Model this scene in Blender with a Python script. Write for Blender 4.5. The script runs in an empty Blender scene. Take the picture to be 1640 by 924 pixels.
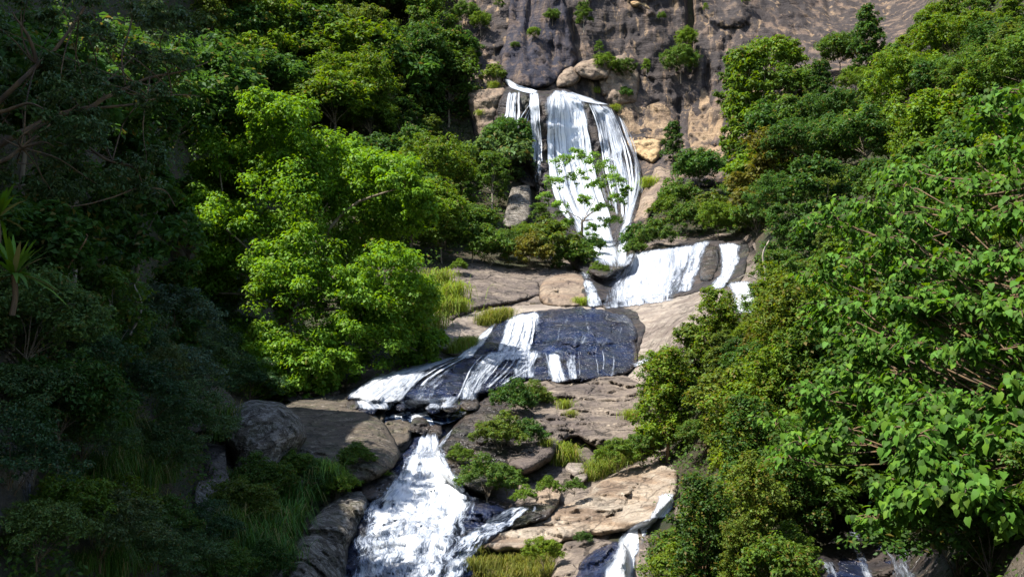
import bpy, math, random
import numpy as np
from mathutils import Vector, geometry
from mathutils.bvhtree import BVHTree

rng = np.random.default_rng(7)
random.seed(7)
S = bpy.context.scene
COL = S.collection

# ------------------------------------------------------------------ camera, world, sun, exposure
FPX = 1758.0                       # focal length in photograph pixels (1640 wide)
CAM = np.array((0.0, 0.0, 1.7))
PITCH = math.radians(4.5)
FW = np.array((0, math.cos(PITCH), math.sin(PITCH)))
UP = np.array((0, -math.sin(PITCH), math.cos(PITCH)))
RT = np.array((1.0, 0, 0))
cd = bpy.data.cameras.new('camera')
cam = bpy.data.objects.new('camera', cd)
COL.objects.link(cam)
cam.location = CAM
cam.rotation_euler = (math.radians(90) + PITCH, 0, 0)
cd.sensor_width = 36
cd.lens = 36 * FPX / 1640
cd.clip_end = 3000
S.camera = cam

SUN = np.array((-0.47, -0.24, 0.85))
SUN /= np.linalg.norm(SUN)
W = bpy.data.worlds.new("World")
S.world = W
W.use_nodes = True
wn = W.node_tree
bg = wn.nodes['Background']
sky = wn.nodes.new('ShaderNodeTexSky')
sky.sky_type = 'NISHITA'
sky.sun_disc = False
sky.sun_elevation = math.asin(SUN[2])
sky.sun_rotation = math.atan2(SUN[0], SUN[1])
sky.air_density = 1.0
wn.links.new(sky.outputs[0], bg.inputs[0])
bg.inputs[1].default_value = 0.13
sl = bpy.data.lights.new('sun', 'SUN')
so = bpy.data.objects.new('sun', sl)
COL.objects.link(so)
sl.energy = 5.0
sl.angle = math.radians(0.5)
sl.color = (1.0, 0.95, 0.87)
so.rotation_euler = Vector(SUN).to_track_quat('Z', 'Y').to_euler()
S.view_settings.view_transform = 'Standard'
S.view_settings.look = 'None'
S.view_settings.gamma = 1
S.view_settings.exposure = 1.05
cy = S.cycles
cy.max_bounces = 5
cy.diffuse_bounces = 2
cy.glossy_bounces = 2
cy.transmission_bounces = 3
cy.transparent_max_bounces = 12
cy.use_denoising = True
cy.sample_clamp_indirect = 4

# ------------------------------------------------------------------ helpers
def ray(px, py, t):
    px = np.asarray(px, float); py = np.asarray(py, float); t = np.asarray(t, float)
    return CAM + t[..., None] * (FW + ((px - 820) / FPX)[..., None] * RT + ((462 - py) / FPX)[..., None] * UP)

def P(px, py, t):
    return ray(px, py, t)

def _h(ix, iy, iz, s):
    n = (ix * 374761393 + iy * 668265263 + iz * 1440662683 + s * 974634777) & 0xffffffff
    n = ((n ^ (n >> 13)) * 1274126177) & 0xffffffff
    n = ((n ^ (n >> 16)) * 2246822519) & 0xffffffff
    return ((n ^ (n >> 15)) & 0xffffff) / float(0xffffff)

def vnoise(p, s=0):
    p = np.asarray(p, float)
    i = np.floor(p).astype(np.int64); f = p - i
    f = f * f * (3 - 2 * f)
    out = 0
    for dx in (0, 1):
        wx = f[:, 0] if dx else 1 - f[:, 0]
        for dy in (0, 1):
            wy = f[:, 1] if dy else 1 - f[:, 1]
            for dz in (0, 1):
                wz = f[:, 2] if dz else 1 - f[:, 2]
                out = out + wx * wy * wz * _h(i[:, 0] + dx, i[:, 1] + dy, i[:, 2] + dz, s)
    return out * 2 - 1

def fbm(p, o=4, s=0, gain=0.5):
    a, out, tot = 1.0, 0, 0
    p = np.asarray(p, float)
    for k in range(o):
        out = out + a * vnoise(p * (2.03 ** k) + 17.3 * k, s + k)
        tot += a; a *= gain
    return out / tot

def norm(v):
    return v / np.maximum(np.linalg.norm(v, axis=-1, keepdims=True), 1e-9)

def mesh_np(name, V, F, mat=None, smooth=True, attrs=None, uv=None):
    V = np.ascontiguousarray(V, np.float32); F = np.ascontiguousarray(F, np.int32)
    me = bpy.data.meshes.new(name)
    k = F.shape[1]
    me.vertices.add(len(V)); me.vertices.foreach_set('co', V.ravel())
    me.loops.add(F.size); me.loops.foreach_set('vertex_index', F.ravel())
    me.polygons.add(len(F)); me.polygons.foreach_set('loop_start', np.arange(0, F.size, k, dtype=np.int32))
    if smooth:
        me.polygons.foreach_set('use_smooth', np.ones(len(F), bool))
    if uv is not None:
        l = me.uv_layers.new(name='UVMap')
        l.data.foreach_set('uv', np.ascontiguousarray(uv[F.ravel()], np.float32).ravel())
    for a, d in (attrs or {}).items():
        at = me.attributes.new(a, 'FLOAT', 'POINT')
        at.data.foreach_set('value', np.ascontiguousarray(d, np.float32))
    me.update(calc_edges=True)
    me.validate()
    if mat:
        me.materials.append(mat)
    return me

def link(name, me, parent=None, loc=None):
    o = bpy.data.objects.new(name, me)
    COL.objects.link(o)
    if parent is not None:
        o.parent = parent
    if loc is not None:
        o.location = loc
    return o

def tag(o, label=None, cat=None, group=None, kind=None):
    if label: o['label'] = label
    if cat: o['category'] = cat
    if group: o['group'] = group
    if kind: o['kind'] = kind
    return o

def empty(name, loc, rz=0.0, sc=1.0):
    o = bpy.data.objects.new(name, None)
    COL.objects.link(o)
    o.location = loc
    o.rotation_euler = (0, 0, rz)
    o.scale = (sc, sc, sc)
    o.empty_display_size = 0.3
    return o

def join(parts):
    V, F, n = [], [], 0
    for v, f in parts:
        V.append(v); F.append(np.asarray(f) + n); n += len(v)
    return np.concatenate(V), np.concatenate(F)

def tube(pts, r0, r1, sides=6, wob=0.0, seed=0):
    """tapered tube through pts -> quads"""
    pts = np.asarray(pts, float)
    # resample with catmull-rom
    q = []
    n = len(pts)
    for i in range(n - 1):
        p0, p1, p2, p3 = pts[max(i - 1, 0)], pts[i], pts[i + 1], pts[min(i + 2, n - 1)]
        for u in np.linspace(0, 1, 4, endpoint=False):
            q.append(0.5 * ((2 * p1) + (-p0 + p2) * u + (2 * p0 - 5 * p1 + 4 * p2 - p3) * u * u + (-p0 + 3 * p1 - 3 * p2 + p3) * u ** 3))
    q.append(pts[-1]); q = np.array(q)
    if wob:
        q[1:-1] += wob * np.stack([vnoise(q[1:-1] * 1.7 + 9 * k, seed + k) for k in range(3)], 1)
    m = len(q)
    tan = norm(np.gradient(q, axis=0))
    ref = np.where(np.abs(tan[:, 2:3]) > 0.9, np.array([[1.0, 0, 0]]), np.array([[0, 0, 1.0]]))
    a = norm(np.cross(tan, ref)); b = np.cross(tan, a)
    r = np.linspace(r0, r1, m)[:, None, None]
    th = np.linspace(0, 2 * math.pi, sides, endpoint=False)
    ring = q[:, None] + r * (np.cos(th)[None, :, None] * a[:, None] + np.sin(th)[None, :, None] * b[:, None])
    V = ring.reshape(-1, 3)
    i = np.arange(m - 1)[:, None] * sides; j = np.arange(sides)[None]; j2 = (j + 1) % sides
    F = np.stack([i + j, i + j2, i + sides + j2, i + sides + j], -1).reshape(-1, 4)
    return V, F

# ------------------------------------------------------------------ materials
def new_mat(name):
    m = bpy.data.materials.new(name); m.use_nodes = True
    nt = m.node_tree; nt.nodes.clear()
    return m, nt

class NT:
    def __init__(s, nt): s.nt = nt
    def n(s, typ, **kw):
        x = s.nt.nodes.new('ShaderNode' + typ)
        for k, v in kw.items():
            if k.startswith('_'): setattr(x, k[1:], v)
            else:
                x.inputs[k.replace('__', ' ')].default_value = v
        return x
    def l(s, a, b): s.nt.links.new(a, b)
    def math(s, op, a, b=None, clamp=False):
        x = s.nt.nodes.new('ShaderNodeMath'); x.operation = op; x.use_clamp = clamp
        for i, v in enumerate((a, b)):
            if v is None: continue
            if isinstance(v, (int, float)): x.inputs[i].default_value = v
            else: s.l(v, x.inputs[i])
        return x.outputs[0]
    def mapr(s, v, a, b, c=0.0, d=1.0, smooth=True):
        x = s.nt.nodes.new('ShaderNodeMapRange')
        x.interpolation_type = 'SMOOTHSTEP' if smooth else 'LINEAR'
        s.l(v, x.inputs[0])
        for i, q in enumerate((a, b, c, d)): x.inputs[i + 1].default_value = q
        return x.outputs[0]
    def mix(s, f, a, b, mode='MIX'):
        x = s.nt.nodes.new('ShaderNodeMix'); x.data_type = 'RGBA'; x.blend_type = mode
        for sock, v in ((x.inputs[0], f), (x.inputs[6], a), (x.inputs[7], b)):
            if isinstance(v, (int, float)): sock.default_value = v
            elif isinstance(v, tuple): sock.default_value = (*v, 1) if len(v) == 3 else v
            else: s.l(v, sock)
        return x.outputs[2]
    def coords(s, scale=(1, 1, 1), rot=(0, 0, 0), src=None):
        if src is None:
            g = s.nt.nodes.new('ShaderNodeNewGeometry'); src = g.outputs['Position']
        mp = s.nt.nodes.new('ShaderNodeMapping'); mp.vector_type = 'POINT'
        mp.inputs['Scale'].default_value = scale; mp.inputs['Rotation'].default_value = rot
        s.l(src, mp.inputs[0])
        return mp.outputs[0]
    def noise(s, vec, scale, detail=5, rough=0.6, dist=0.0):
        x = s.nt.nodes.new('ShaderNodeTexNoise')
        x.inputs['Scale'].default_value = scale; x.inputs['Detail'].default_value = detail
        x.inputs['Roughness'].default_value = rough; x.inputs['Distortion'].default_value = dist
        s.l(vec, x.inputs['Vector'])
        return x.outputs['Fac']

def rock_mat(name, c1, c2, pale, stain, rough=0.85, stain_amt=0.7, pale_th=0.60, scale=1.0, bump=0.35,
             strata=0.35, strata_rot=(0.5, 0.12, 0.0), wet=0.0, moss=0.0, spec=0.3, stain_lo=0.44, crack=0.5, strata_scale=0.9, tan=0.0, stain_z=0.13):
    m, nt = new_mat(name); t = NT(nt)
    out = t.n('OutputMaterial'); b = t.n('BsdfPrincipled')
    t.l(b.outputs[0], out.inputs[0])
    pos = t.coords((scale,) * 3)
    big = t.noise(pos, 0.45, 4, 0.6, 0.6)
    col = t.mix(t.mapr(big, 0.38, 0.62), c1, c2)
    # strata bands
    sv = t.coords((0.25 * scale, 0.25 * scale, 2.6 * scale), strata_rot)
    band = t.noise(sv, strata_scale, 6, 0.62, 0.8)
    col = t.mix(t.math('MULTIPLY', t.mapr(band, 0.40, 0.62), strata), col, pale)
    # vertical stains
    st = t.coords((1.5 * scale, 1.5 * scale, stain_z * scale))
    sn = t.noise(st, 0.8, 6, 0.6, 0.4)
    col = t.mix(t.math('MULTIPLY', t.mapr(sn, stain_lo, stain_lo + 0.14), stain_amt), col, stain)
    if tan:
        s2 = t.noise(t.coords((2.3 * scale, 2.3 * scale, 0.10 * scale)), 0.9, 6, 0.65, 0.3)
        col = t.mix(t.math('MULTIPLY', t.mapr(s2, 0.56, 0.66), tan), col, pale)
    # pale lichen / fresh rock patches
    pn = t.noise(pos, 1.7, 7, 0.68, 0.5)
    col = t.mix(t.math('MULTIPLY', t.mapr(pn, pale_th, pale_th + 0.08), 0.7), col, pale)
    if moss:
        gn = t.noise(pos, 0.9, 6, 0.7, 0.2)
        col = t.mix(t.math('MULTIPLY', t.mapr(gn, 0.5, 0.62), moss), col, (0.05, 0.07, 0.018))
    gr = t.noise(pos, 9.0, 5, 0.75)
    col = t.mix(1.0, col, t.mapr(gr, 0.25, 0.75, 0.5, 1.5, False), 'MULTIPLY')
    # cracks
    wv = nt.nodes.new('ShaderNodeTexNoise'); wv.inputs['Scale'].default_value = 1.1; wv.inputs['Detail'].default_value = 4
    t.l(pos, wv.inputs['Vector'])
    va = nt.nodes.new('ShaderNodeVectorMath'); va.operation = 'MULTIPLY_ADD'
    t.l(wv.outputs['Color'], va.inputs[0]); va.inputs[1].default_value = (1.6, 1.6, 1.6); t.l(t.coords((0.8 * scale, 0.8 * scale, 1.3 * scale)), va.inputs[2])
    vo = nt.nodes.new('ShaderNodeTexVoronoi'); vo.feature = 'DISTANCE_TO_EDGE'; vo.inputs['Scale'].default_value = 0.42
    t.l(va.outputs[0], vo.inputs['Vector'])
    ck = t.mapr(vo.outputs['Distance'], 0.0, 0.035)
    ckc = t.math('SUBTRACT', 1.0, t.math('MULTIPLY', t.math('SUBTRACT', 1.0, ck), crack))
    vo2 = nt.nodes.new('ShaderNodeTexVoronoi'); vo2.feature = 'DISTANCE_TO_EDGE'; vo2.inputs['Scale'].default_value = 1.15
    t.l(va.outputs[0], vo2.inputs['Vector'])
    ck2 = t.mapr(vo2.outputs['Distance'], 0.0, 0.03)
    ckc = t.math('MULTIPLY', ckc, t.math('SUBTRACT', 1.0, t.math('MULTIPLY', t.math('SUBTRACT', 1.0, ck2), crack * 0.55)))
    col = t.mix(1.0, col, ckc, 'MULTIPLY')
    t.l(col, b.inputs['Base Color'])
    if wet:
        t.l(t.mapr(t.noise(pos, 2.4, 4, 0.6), 0.3, 0.7, rough * 0.6, rough * 1.5, False), b.inputs['Roughness'])
    else:
        b.inputs['Roughness'].default_value = rough
    b.inputs['Specular IOR Level'].default_value = spec
    if crack == 0: ck = ck2 = sn
    h = t.math('ADD', t.math('MULTIPLY', gr, 0.22), t.math('ADD', t.math('MULTIPLY', pn, 0.8), t.math('ADD', t.math('MULTIPLY', band, 0.8), t.math('ADD', t.math('MULTIPLY', ck, 0.5), t.math('MULTIPLY', ck2, 0.3)))))
    bp = t.n('Bump'); bp.inputs['Strength'].default_value = bump; bp.inputs['Distance'].default_value = 0.35
    t.l(h, bp.inputs['Height']); t.l(bp.outputs[0], b.inputs['Normal'])
    return m

M = {}
M['cliff'] = rock_mat('cliff_rock', (0.150, 0.106, 0.082), (0.092, 0.072, 0.062), (0.29, 0.20, 0.12), (0.036, 0.031, 0.032), stain_amt=0.9, pale_th=0.64, tan=0.75, scale=0.7, bump=0.9, strata=0.2, strata_rot=(0.05, 0.16, 0), strata_scale=1.1, stain_lo=0.375, crack=0.0, stain_z=0.05)
M['tan'] = rock_mat('tan_rock', (0.215, 0.155, 0.108), (0.155, 0.115, 0.088), (0.31, 0.25, 0.18), (0.07, 0.053, 0.046), stain_amt=0.65, scale=0.9, strata=0.45, stain_lo=0.52)
M['gold'] = rock_mat('golden_rock', (0.36, 0.235, 0.11), (0.30, 0.195, 0.095), (0.42, 0.33, 0.21), (0.17, 0.12, 0.08), stain_amt=0.5, scale=0.6, strata=0.4, stain_lo=0.54)
M['brown'] = rock_mat('brown_rock', (0.138, 0.110, 0.088), (0.085, 0.070, 0.061), (0.38, 0.31, 0.235), (0.10, 0.078, 0.075), stain_amt=0.35, scale=1.0, strata=0.38, bump=0.7, pale_th=0.6, crack=0.6)
M['pale'] = rock_mat('pale_slab_rock', (0.215, 0.175, 0.14), (0.145, 0.118, 0.098), (0.34, 0.30, 0.25), (0.14, 0.11, 0.10), stain_amt=0.3, scale=0.8, strata=0.6, strata_rot=(0.75, 0.2, 0), strata_scale=1.3)
M['banded'] = rock_mat('banded_rock', (0.235, 0.170, 0.115), (0.150, 0.108, 0.076), (0.37, 0.325, 0.26), (0.09, 0.065, 0.052), stain_amt=0.3, scale=1.3, strata=0.7, strata_rot=(0.6, 0.35, 0.2), strata_scale=1.2)
M['wet'] = rock_mat('wet_rock_painted_sky', (0.005, 0.020, 0.078), (0.016, 0.018, 0.032), (0.050, 0.042, 0.04), (0.004, 0.010, 0.036), rough=0.22, wet=1, spec=0.5, strata=0.35, bump=0.7, moss=0.12, crack=0.3, stain_amt=0.8)  # blue in the base colour stands in for sky reflected off wet rock
M['darkcliff'] = rock_mat('stained_cliff_rock', (0.085, 0.064, 0.060), (0.048, 0.042, 0.048), (0.22, 0.15, 0.095), (0.020, 0.022, 0.036), stain_amt=0.9, pale_th=0.68, tan=0.5, scale=0.8, bump=0.9, strata=0.25, stain_lo=0.40, crack=0.0, stain_z=0.05)
M['warmcliff'] = rock_mat('streaked_tan_cliff_rock', (0.27, 0.185, 0.11), (0.19, 0.13, 0.085), (0.40, 0.30, 0.19), (0.055, 0.043, 0.038), stain_amt=0.85, pale_th=0.6, tan=0.6, scale=0.9, bump=0.9, strata=0.25, strata_rot=(0.05, 0.16, 0), stain_lo=0.46, crack=0.0, stain_z=0.06)
M['seep'] = rock_mat('seeping_rock', (0.045, 0.036, 0.034), (0.025, 0.023, 0.028), (0.13, 0.095, 0.065), (0.012, 0.012, 0.017), rough=0.5, wet=1, spec=0.35, strata=0.3, bump=0.8, moss=0.25, crack=0.3, scale=0.7)
M['wetbrown'] = rock_mat('wet_brown_rock', (0.05, 0.037, 0.03), (0.032, 0.026, 0.024), (0.16, 0.12, 0.085), (0.018, 0.016, 0.017), rough=0.32, wet=1, spec=0.6, strata=0.25, bump=0.7, moss=0.35, crack=0.5)
M['grey'] = rock_mat('grey_boulder_rock', (0.115, 0.09, 0.066), (0.075, 0.062, 0.048), (0.27, 0.235, 0.19), (0.06, 0.052, 0.045), stain_amt=0.5, scale=1.6, strata=0.1, pale_th=0.56, bump=0.6, moss=0.3)
M['speckled'] = rock_mat('speckled_rock', (0.16, 0.135, 0.105), (0.095, 0.08, 0.065), (0.36, 0.33, 0.29), (0.07, 0.06, 0.05), stain_amt=0.3, scale=2.4, strata=0.1, pale_th=0.48, bump=0.8, moss=0.25)

def soil_mat():
    m, nt = new_mat('forest_floor'); t = NT(nt)
    out = t.n('OutputMaterial'); b = t.n('BsdfPrincipled'); t.l(b.outputs[0], out.inputs[0])
    pos = t.coords()
    a = t.noise(pos, 0.5, 6, 0.7, 0.5)
    col = t.mix(t.mapr(a, 0.35, 0.65), (0.03, 0.042, 0.012), (0.075, 0.055, 0.03))
    g = t.noise(pos, 5, 6, 0.8)
    col = t.mix(1.0, col, t.mapr(g, 0.25, 0.75, 0.4, 1.7, False), 'MULTIPLY')
    t.l(col, b.inputs['Base Color']); b.inputs['Roughness'].default_value = 0.95
    bp = t.n('Bump'); bp.inputs['Strength'].default_value = 1; bp.inputs['Distance'].default_value = 0.3
    t.l(g, bp.inputs['Height']); t.l(bp.outputs[0], b.inputs['Normal'])
    return m
M['soil'] = soil_mat()

def leaf_mat(name, c, var=0.5, trans=0.40, rough=0.55, yellow=0.06, dry=(0.16, 0.12, 0.03), spec=0.22, tcol=None):
    """colour = base * object colour (tint of the tree) * per-leaf variation"""
    m, nt = new_mat(name); t = NT(nt)
    out = t.n('OutputMaterial'); b = t.n('BsdfPrincipled'); tr = t.n('BsdfTranslucent'); mx = t.n('MixShader')
    at = t.n('Attribute', _attribute_name='rnd'); oi = t.n('ObjectInfo')
    r = at.outputs['Fac']
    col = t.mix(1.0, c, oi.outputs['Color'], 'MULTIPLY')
    col = t.mix(1.0, col, t.mapr(r, 0, 1, 1 - var, 1 + var, False), 'MULTIPLY')
    r3 = t.math('FRACT', t.math('MULTIPLY', r, 91.3))
    col = t.mix(t.mapr(r3, 0.35, 1.0), col, t.mix(1.0, col, (1.38, 1.1, 0.78), 'MULTIPLY'))
    r2 = t.math('FRACT', t.math('MULTIPLY', r, 37.7))
    col = t.mix(t.mapr(r2, 1 - yellow, 1 - yellow + 0.01, 0, 0.8, False), col, dry)
    t.l(col, b.inputs['Base Color'])
    b.inputs['Roughness'].default_value = rough; b.inputs['Specular IOR Level'].default_value = spec
    hs = t.n('HueSaturation'); hs.inputs['Saturation'].default_value = 1.1; hs.inputs['Value'].default_value = 1.5; hs.inputs['Hue'].default_value = 0.485
    t.l(col, hs.inputs['Color']); t.l(hs.outputs[0], tr.inputs[0])
    mx.inputs[0].default_value = trans
    t.l(b.outputs[0], mx.inputs[1]); t.l(tr.outputs[0], mx.inputs[2]); t.l(mx.outputs[0], out.inputs[0])
    return m
M['leaf'] = leaf_mat('leaf', (0.068, 0.134, 0.026), var=0.45)
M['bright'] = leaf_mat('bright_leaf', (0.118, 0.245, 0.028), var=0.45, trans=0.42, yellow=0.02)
M['bigleaf'] = leaf_mat('broad_leaf', (0.068, 0.160, 0.022), var=0.6, trans=0.38, rough=0.55, spec=0.12, yellow=0.004, dry=(0.45, 0.33, 0.03))
M['vine'] = leaf_mat('vine_leaf', (0.076, 0.142, 0.024), var=0.55, yellow=0.12, dry=(0.17, 0.12, 0.025))
M['grass'] = leaf_mat('grass_blade', (0.12, 0.17, 0.03), var=0.4, trans=0.3, yellow=0.12, dry=(0.25, 0.2, 0.07))
M['fine'] = leaf_mat('fine_leaf', (0.062, 0.115, 0.042), var=0.5, trans=0.3, yellow=0.04, rough=0.4)

def bark_mat(name, c1, c2, sc=3.0):
    m, nt = new_mat(name); t = NT(nt)
    out = t.n('OutputMaterial'); b = t.n('BsdfPrincipled'); t.l(b.outputs[0], out.inputs[0])
    g = t.nt.nodes.new('ShaderNodeTexCoord')
    v = t.coords((1, 1, 0.25), src=g.outputs['Object'])
    n = t.noise(v, sc, 6, 0.7)
    t.l(t.mix(t.mapr(n, 0.35, 0.65), c1, c2), b.inputs['Base Color']); b.inputs['Roughness'].default_value = 0.9
    bp = t.n('Bump'); bp.inputs['Strength'].default_value = 0.7; bp.inputs['Distance'].default_value = 0.05
    t.l(n, bp.inputs['Height']); t.l(bp.outputs[0], b.inputs['Normal'])
    return m
M['bark'] = bark_mat('bark', (0.10, 0.075, 0.05), (0.22, 0.18, 0.13))
M['palebark'] = bark_mat('pale_bark', (0.25, 0.21, 0.16), (0.42, 0.37, 0.30))
M['darkbark'] = bark_mat('dark_bark', (0.06, 0.042, 0.03), (0.17, 0.105, 0.05), 5)
M['dry'] = bark_mat('dry_stem', (0.16, 0.09, 0.045), (0.26, 0.16, 0.08), 5)

def water_mat(name='white_water', white=(0.86, 0.88, 0.90), grey=(0.24, 0.29, 0.38), s1=(2.6, 0.38), s2=(11.0, 1.6), s3=(1.3, 0.9), sharp=1.0):
    """falling water: foam strands along the flow (u across, v along, both in metres) with the wet rock seen between them"""
    m, nt = new_mat(name); t = NT(nt)
    out = t.n('OutputMaterial'); b = t.n('BsdfPrincipled'); tp = t.n('BsdfTransparent'); mx = t.n('MixShader')
    uv = t.n('UVMap'); de = t.n('Attribute', _attribute_name='dens')
    a1 = t.noise(t.coords((*s1, 1), src=uv.outputs[0]), 1.0, 5, 0.65, 0.5)
    a2 = t.noise(t.coords((*s2, 1), src=uv.outputs[0]), 1.0, 4, 0.7, 0.4)
    a3 = t.noise(t.coords((*s3, 1), src=uv.outputs[0]), 1.0, 5, 0.7, 0.8)
    s = t.math('ADD', t.math('MULTIPLY', a1, 0.55), t.math('ADD', t.math('MULTIPLY', a2, 0.5), t.math('MULTIPLY', a3, 0.35)))
    v = t.math('ADD', t.math('SUBTRACT', s, 0.12), de.outputs['Fac'])         # s ~ 0.58 +- 0.25
    al = t.mapr(v, 1.03 - 0.15 * sharp, 1.03 + 0.15 * sharp)
    col = t.mix(t.mapr(v, 1.12 - 0.2 * sharp, 1.12 + 0.24 * sharp), grey, white)
    t.l(col, b.inputs['Base Color']); b.inputs['Roughness'].default_value = 0.35
    b.inputs['Specular IOR Level'].default_value = 0.3
    b.inputs['Subsurface Weight'].default_value = 0.0
    bp = t.n('Bump'); bp.inputs['Strength'].default_value = 0.9; bp.inputs['Distance'].default_value = 0.18
    t.l(s, bp.inputs['Height']); t.l(bp.outputs[0], b.inputs['Normal'])
    t.l(al, mx.inputs[0]); t.l(tp.outputs[0], mx.inputs[1]); t.l(b.outputs[0], mx.inputs[2]); t.l(mx.outputs[0], out.inputs[0])
    return m
M['water'] = water_mat()
M['veil'] = water_mat('veil_water', (0.80, 0.83, 0.86), (0.36, 0.41, 0.49), s1=(2.6, 0.10), s2=(8.0, 0.35), s3=(0.9, 0.10))
M['foam'] = water_mat('foaming_water', s1=(2.3, 0.55), s2=(9.0, 2.6), s3=(1.1, 0.38), sharp=0.6)

def pool_mat():
    m, nt = new_mat('pool_water'); t = NT(nt)
    out = t.n('OutputMaterial'); b = t.n('BsdfPrincipled'); t.l(b.outputs[0], out.inputs[0])
    pos = t.coords()
    n = t.noise(pos, 1.4, 6, 0.7, 0.8); r = t.noise(t.coords((1, 1, 1)), 5, 3, 0.6, 1.0)
    f = t.mapr(n, 0.50, 0.62)
    t.l(t.mix(f, (0.010, 0.024, 0.06), (0.8, 0.84, 0.88)), b.inputs['Base Color'])
    t.l(t.mapr(f, 0, 1, 0.06, 0.6), b.inputs['Roughness'])
    bp = t.n('Bump'); bp.inputs['Strength'].default_value = 0.5; bp.inputs['Distance'].default_value = 0.1
    t.l(t.math('ADD', r, n), bp.inputs['Height']); t.l(bp.outputs[0], b.inputs['Normal'])
    return m
M['pool'] = pool_mat()

# ------------------------------------------------------------------ the lie of the land: distance of the hillside along each line of sight
CTRL = np.array([
 (650,924,25),(560,924,26),(740,924,25.5),(640,800,30),(690,700,37),(600,780,31),(680,650,41),(640,640,42),(600,600,46),(740,570,48.5),
 (860,600,47),(860,560,51),(880,490,57),(720,520,53),(980,490,57.5),(1040,560,50),(1060,480,60),(860,470,61),(740,440,64),
 (1000,485,61.5),(1100,465,62),(1040,400,67),(1150,390,68),(960,410,76),(900,380,80),(985,395,84),(890,150,97),(1020,290,91.5),(800,140,97.5),
 (900,100,101),(900,0,104),(1200,0,106),(1300,60,103),(820,60,102.5),(1100,200,99),(1150,240,95),(1030,240,96),(1500,0,103),(1000,-300,113),
 (760,200,98),(700,100,102),(640,80,103),(560,0,112),(400,0,110),(600,250,88),(500,200,88),(420,100,98),(700,350,80),(760,400,72),(620,400,68),
 (560,500,57),(660,540,51),(520,600,48),(450,640,43),(380,300,74),(350,450,60),(330,560,48),
 (200,924,15),(60,924,12),(350,924,20),(480,924,23),(60,800,14),(60,600,17),(60,300,25),(60,0,36),(200,700,20),(200,500,28),(200,300,40),(200,0,62),
 (330,800,25),(330,650,34),(450,760,31),(560,740,34),(300,100,80),(330,250,70),
 (1640,924,11.5),(1500,924,18),(1400,880,24),(1300,924,21),(1200,924,20.5),(1100,924,22),(1010,924,24),(900,900,26.5),(1000,800,30),(1060,760,31.5),
 (1000,700,37),(900,740,34),(860,640,43),(950,600,46),(1050,640,41),(1100,700,33),(1100,600,37),(1100,520,44),(1200,760,27),(1200,600,30.5),(1200,480,38),
 (1250,420,50),(1180,420,66),(1130,340,78),(1070,300,86),(1100,280,88),(1200,330,74),(1180,200,94),(1300,300,66),(1300,150,90),(1450,80,92),(1400,300,58),
 (1400,450,38),(1400,600,29.5),(1400,760,27),(1550,300,46),(1550,500,31),(1640,400,30),(1640,700,17),(1640,200,44),(1640,0,64),(1520,40,88),(1550,750,21),
 (-500,924,9),(-500,400,13),(-500,0,20),(-500,-400,30),(-1000,924,7),(-1000,400,10),(-1000,-300,20),(2150,924,8),(2150,400,16),(2150,0,36),(2150,-400,60),
 (2600,924,6.5),(2600,300,14),(2600,-300,40),(300,-400,125),(820,-500,119),(1500,-400,113),(400,1150,17),(820,1150,19),(1200,1150,16),(-300,1150,9),(2000,1150,8),
], float)

def rbf_fit(xy, v, lam=0.003):
    n = len(xy)
    d = np.linalg.norm(xy[:, None] - xy[None], axis=-1)
    K = d * d * np.log(d + 1e-6) + lam * np.eye(n)
    A = np.zeros((n + 3, n + 3)); A[:n, :n] = K; A[:n, n] = 1; A[:n, n + 1:] = xy; A[n, :n] = 1; A[n + 1:, :n] = xy.T
    return np.linalg.solve(A, np.concatenate([v, np.zeros(3)]))
_xy = CTRL[:, :2] / 500.0
_w = rbf_fit(_xy, np.log(CTRL[:, 2]))
def T(px, py):
    q = np.stack([np.asarray(px, float).ravel(), np.asarray(py, float).ravel()], 1) / 500.0
    out = np.empty(len(q))
    for i in range(0, len(q), 20000):
        c = q[i:i + 20000]
        d = np.linalg.norm(c[:, None] - _xy[None], axis=-1)
        out[i:i + 20000] = (d * d * np.log(d + 1e-6)) @ _w[:-3] + _w[-3] + c @ _w[-2:]
    return np.exp(np.clip(out, math.log(5), math.log(160))).reshape(np.shape(px))

BVH = []
def add_bvh(V, F):
    BVH.append(BVHTree.FromPolygons([tuple(v) for v in V], [tuple(int(x) for x in f) for f in F]))
def surf(px, py):
    """distance of the first bare surface (land or rock) along the line of sight"""
    px = np.asarray(px, float); py = np.asarray(py, float)
    d = ray(px.ravel(), py.ravel(), np.ones(px.size)) - CAM
    L = np.linalg.norm(d, axis=1); out = np.empty(px.size); o = Vector(CAM)
    for i in range(px.size):
        best = 1e9; v = Vector(d[i] / L[i])
        for b in BVH:
            h = b.ray_cast(o, v)
            if h[0] is not None and h[3] < best: best = h[3]
        out[i] = best / L[i] if best < 1e8 else 100
    return out.reshape(px.shape)

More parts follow.
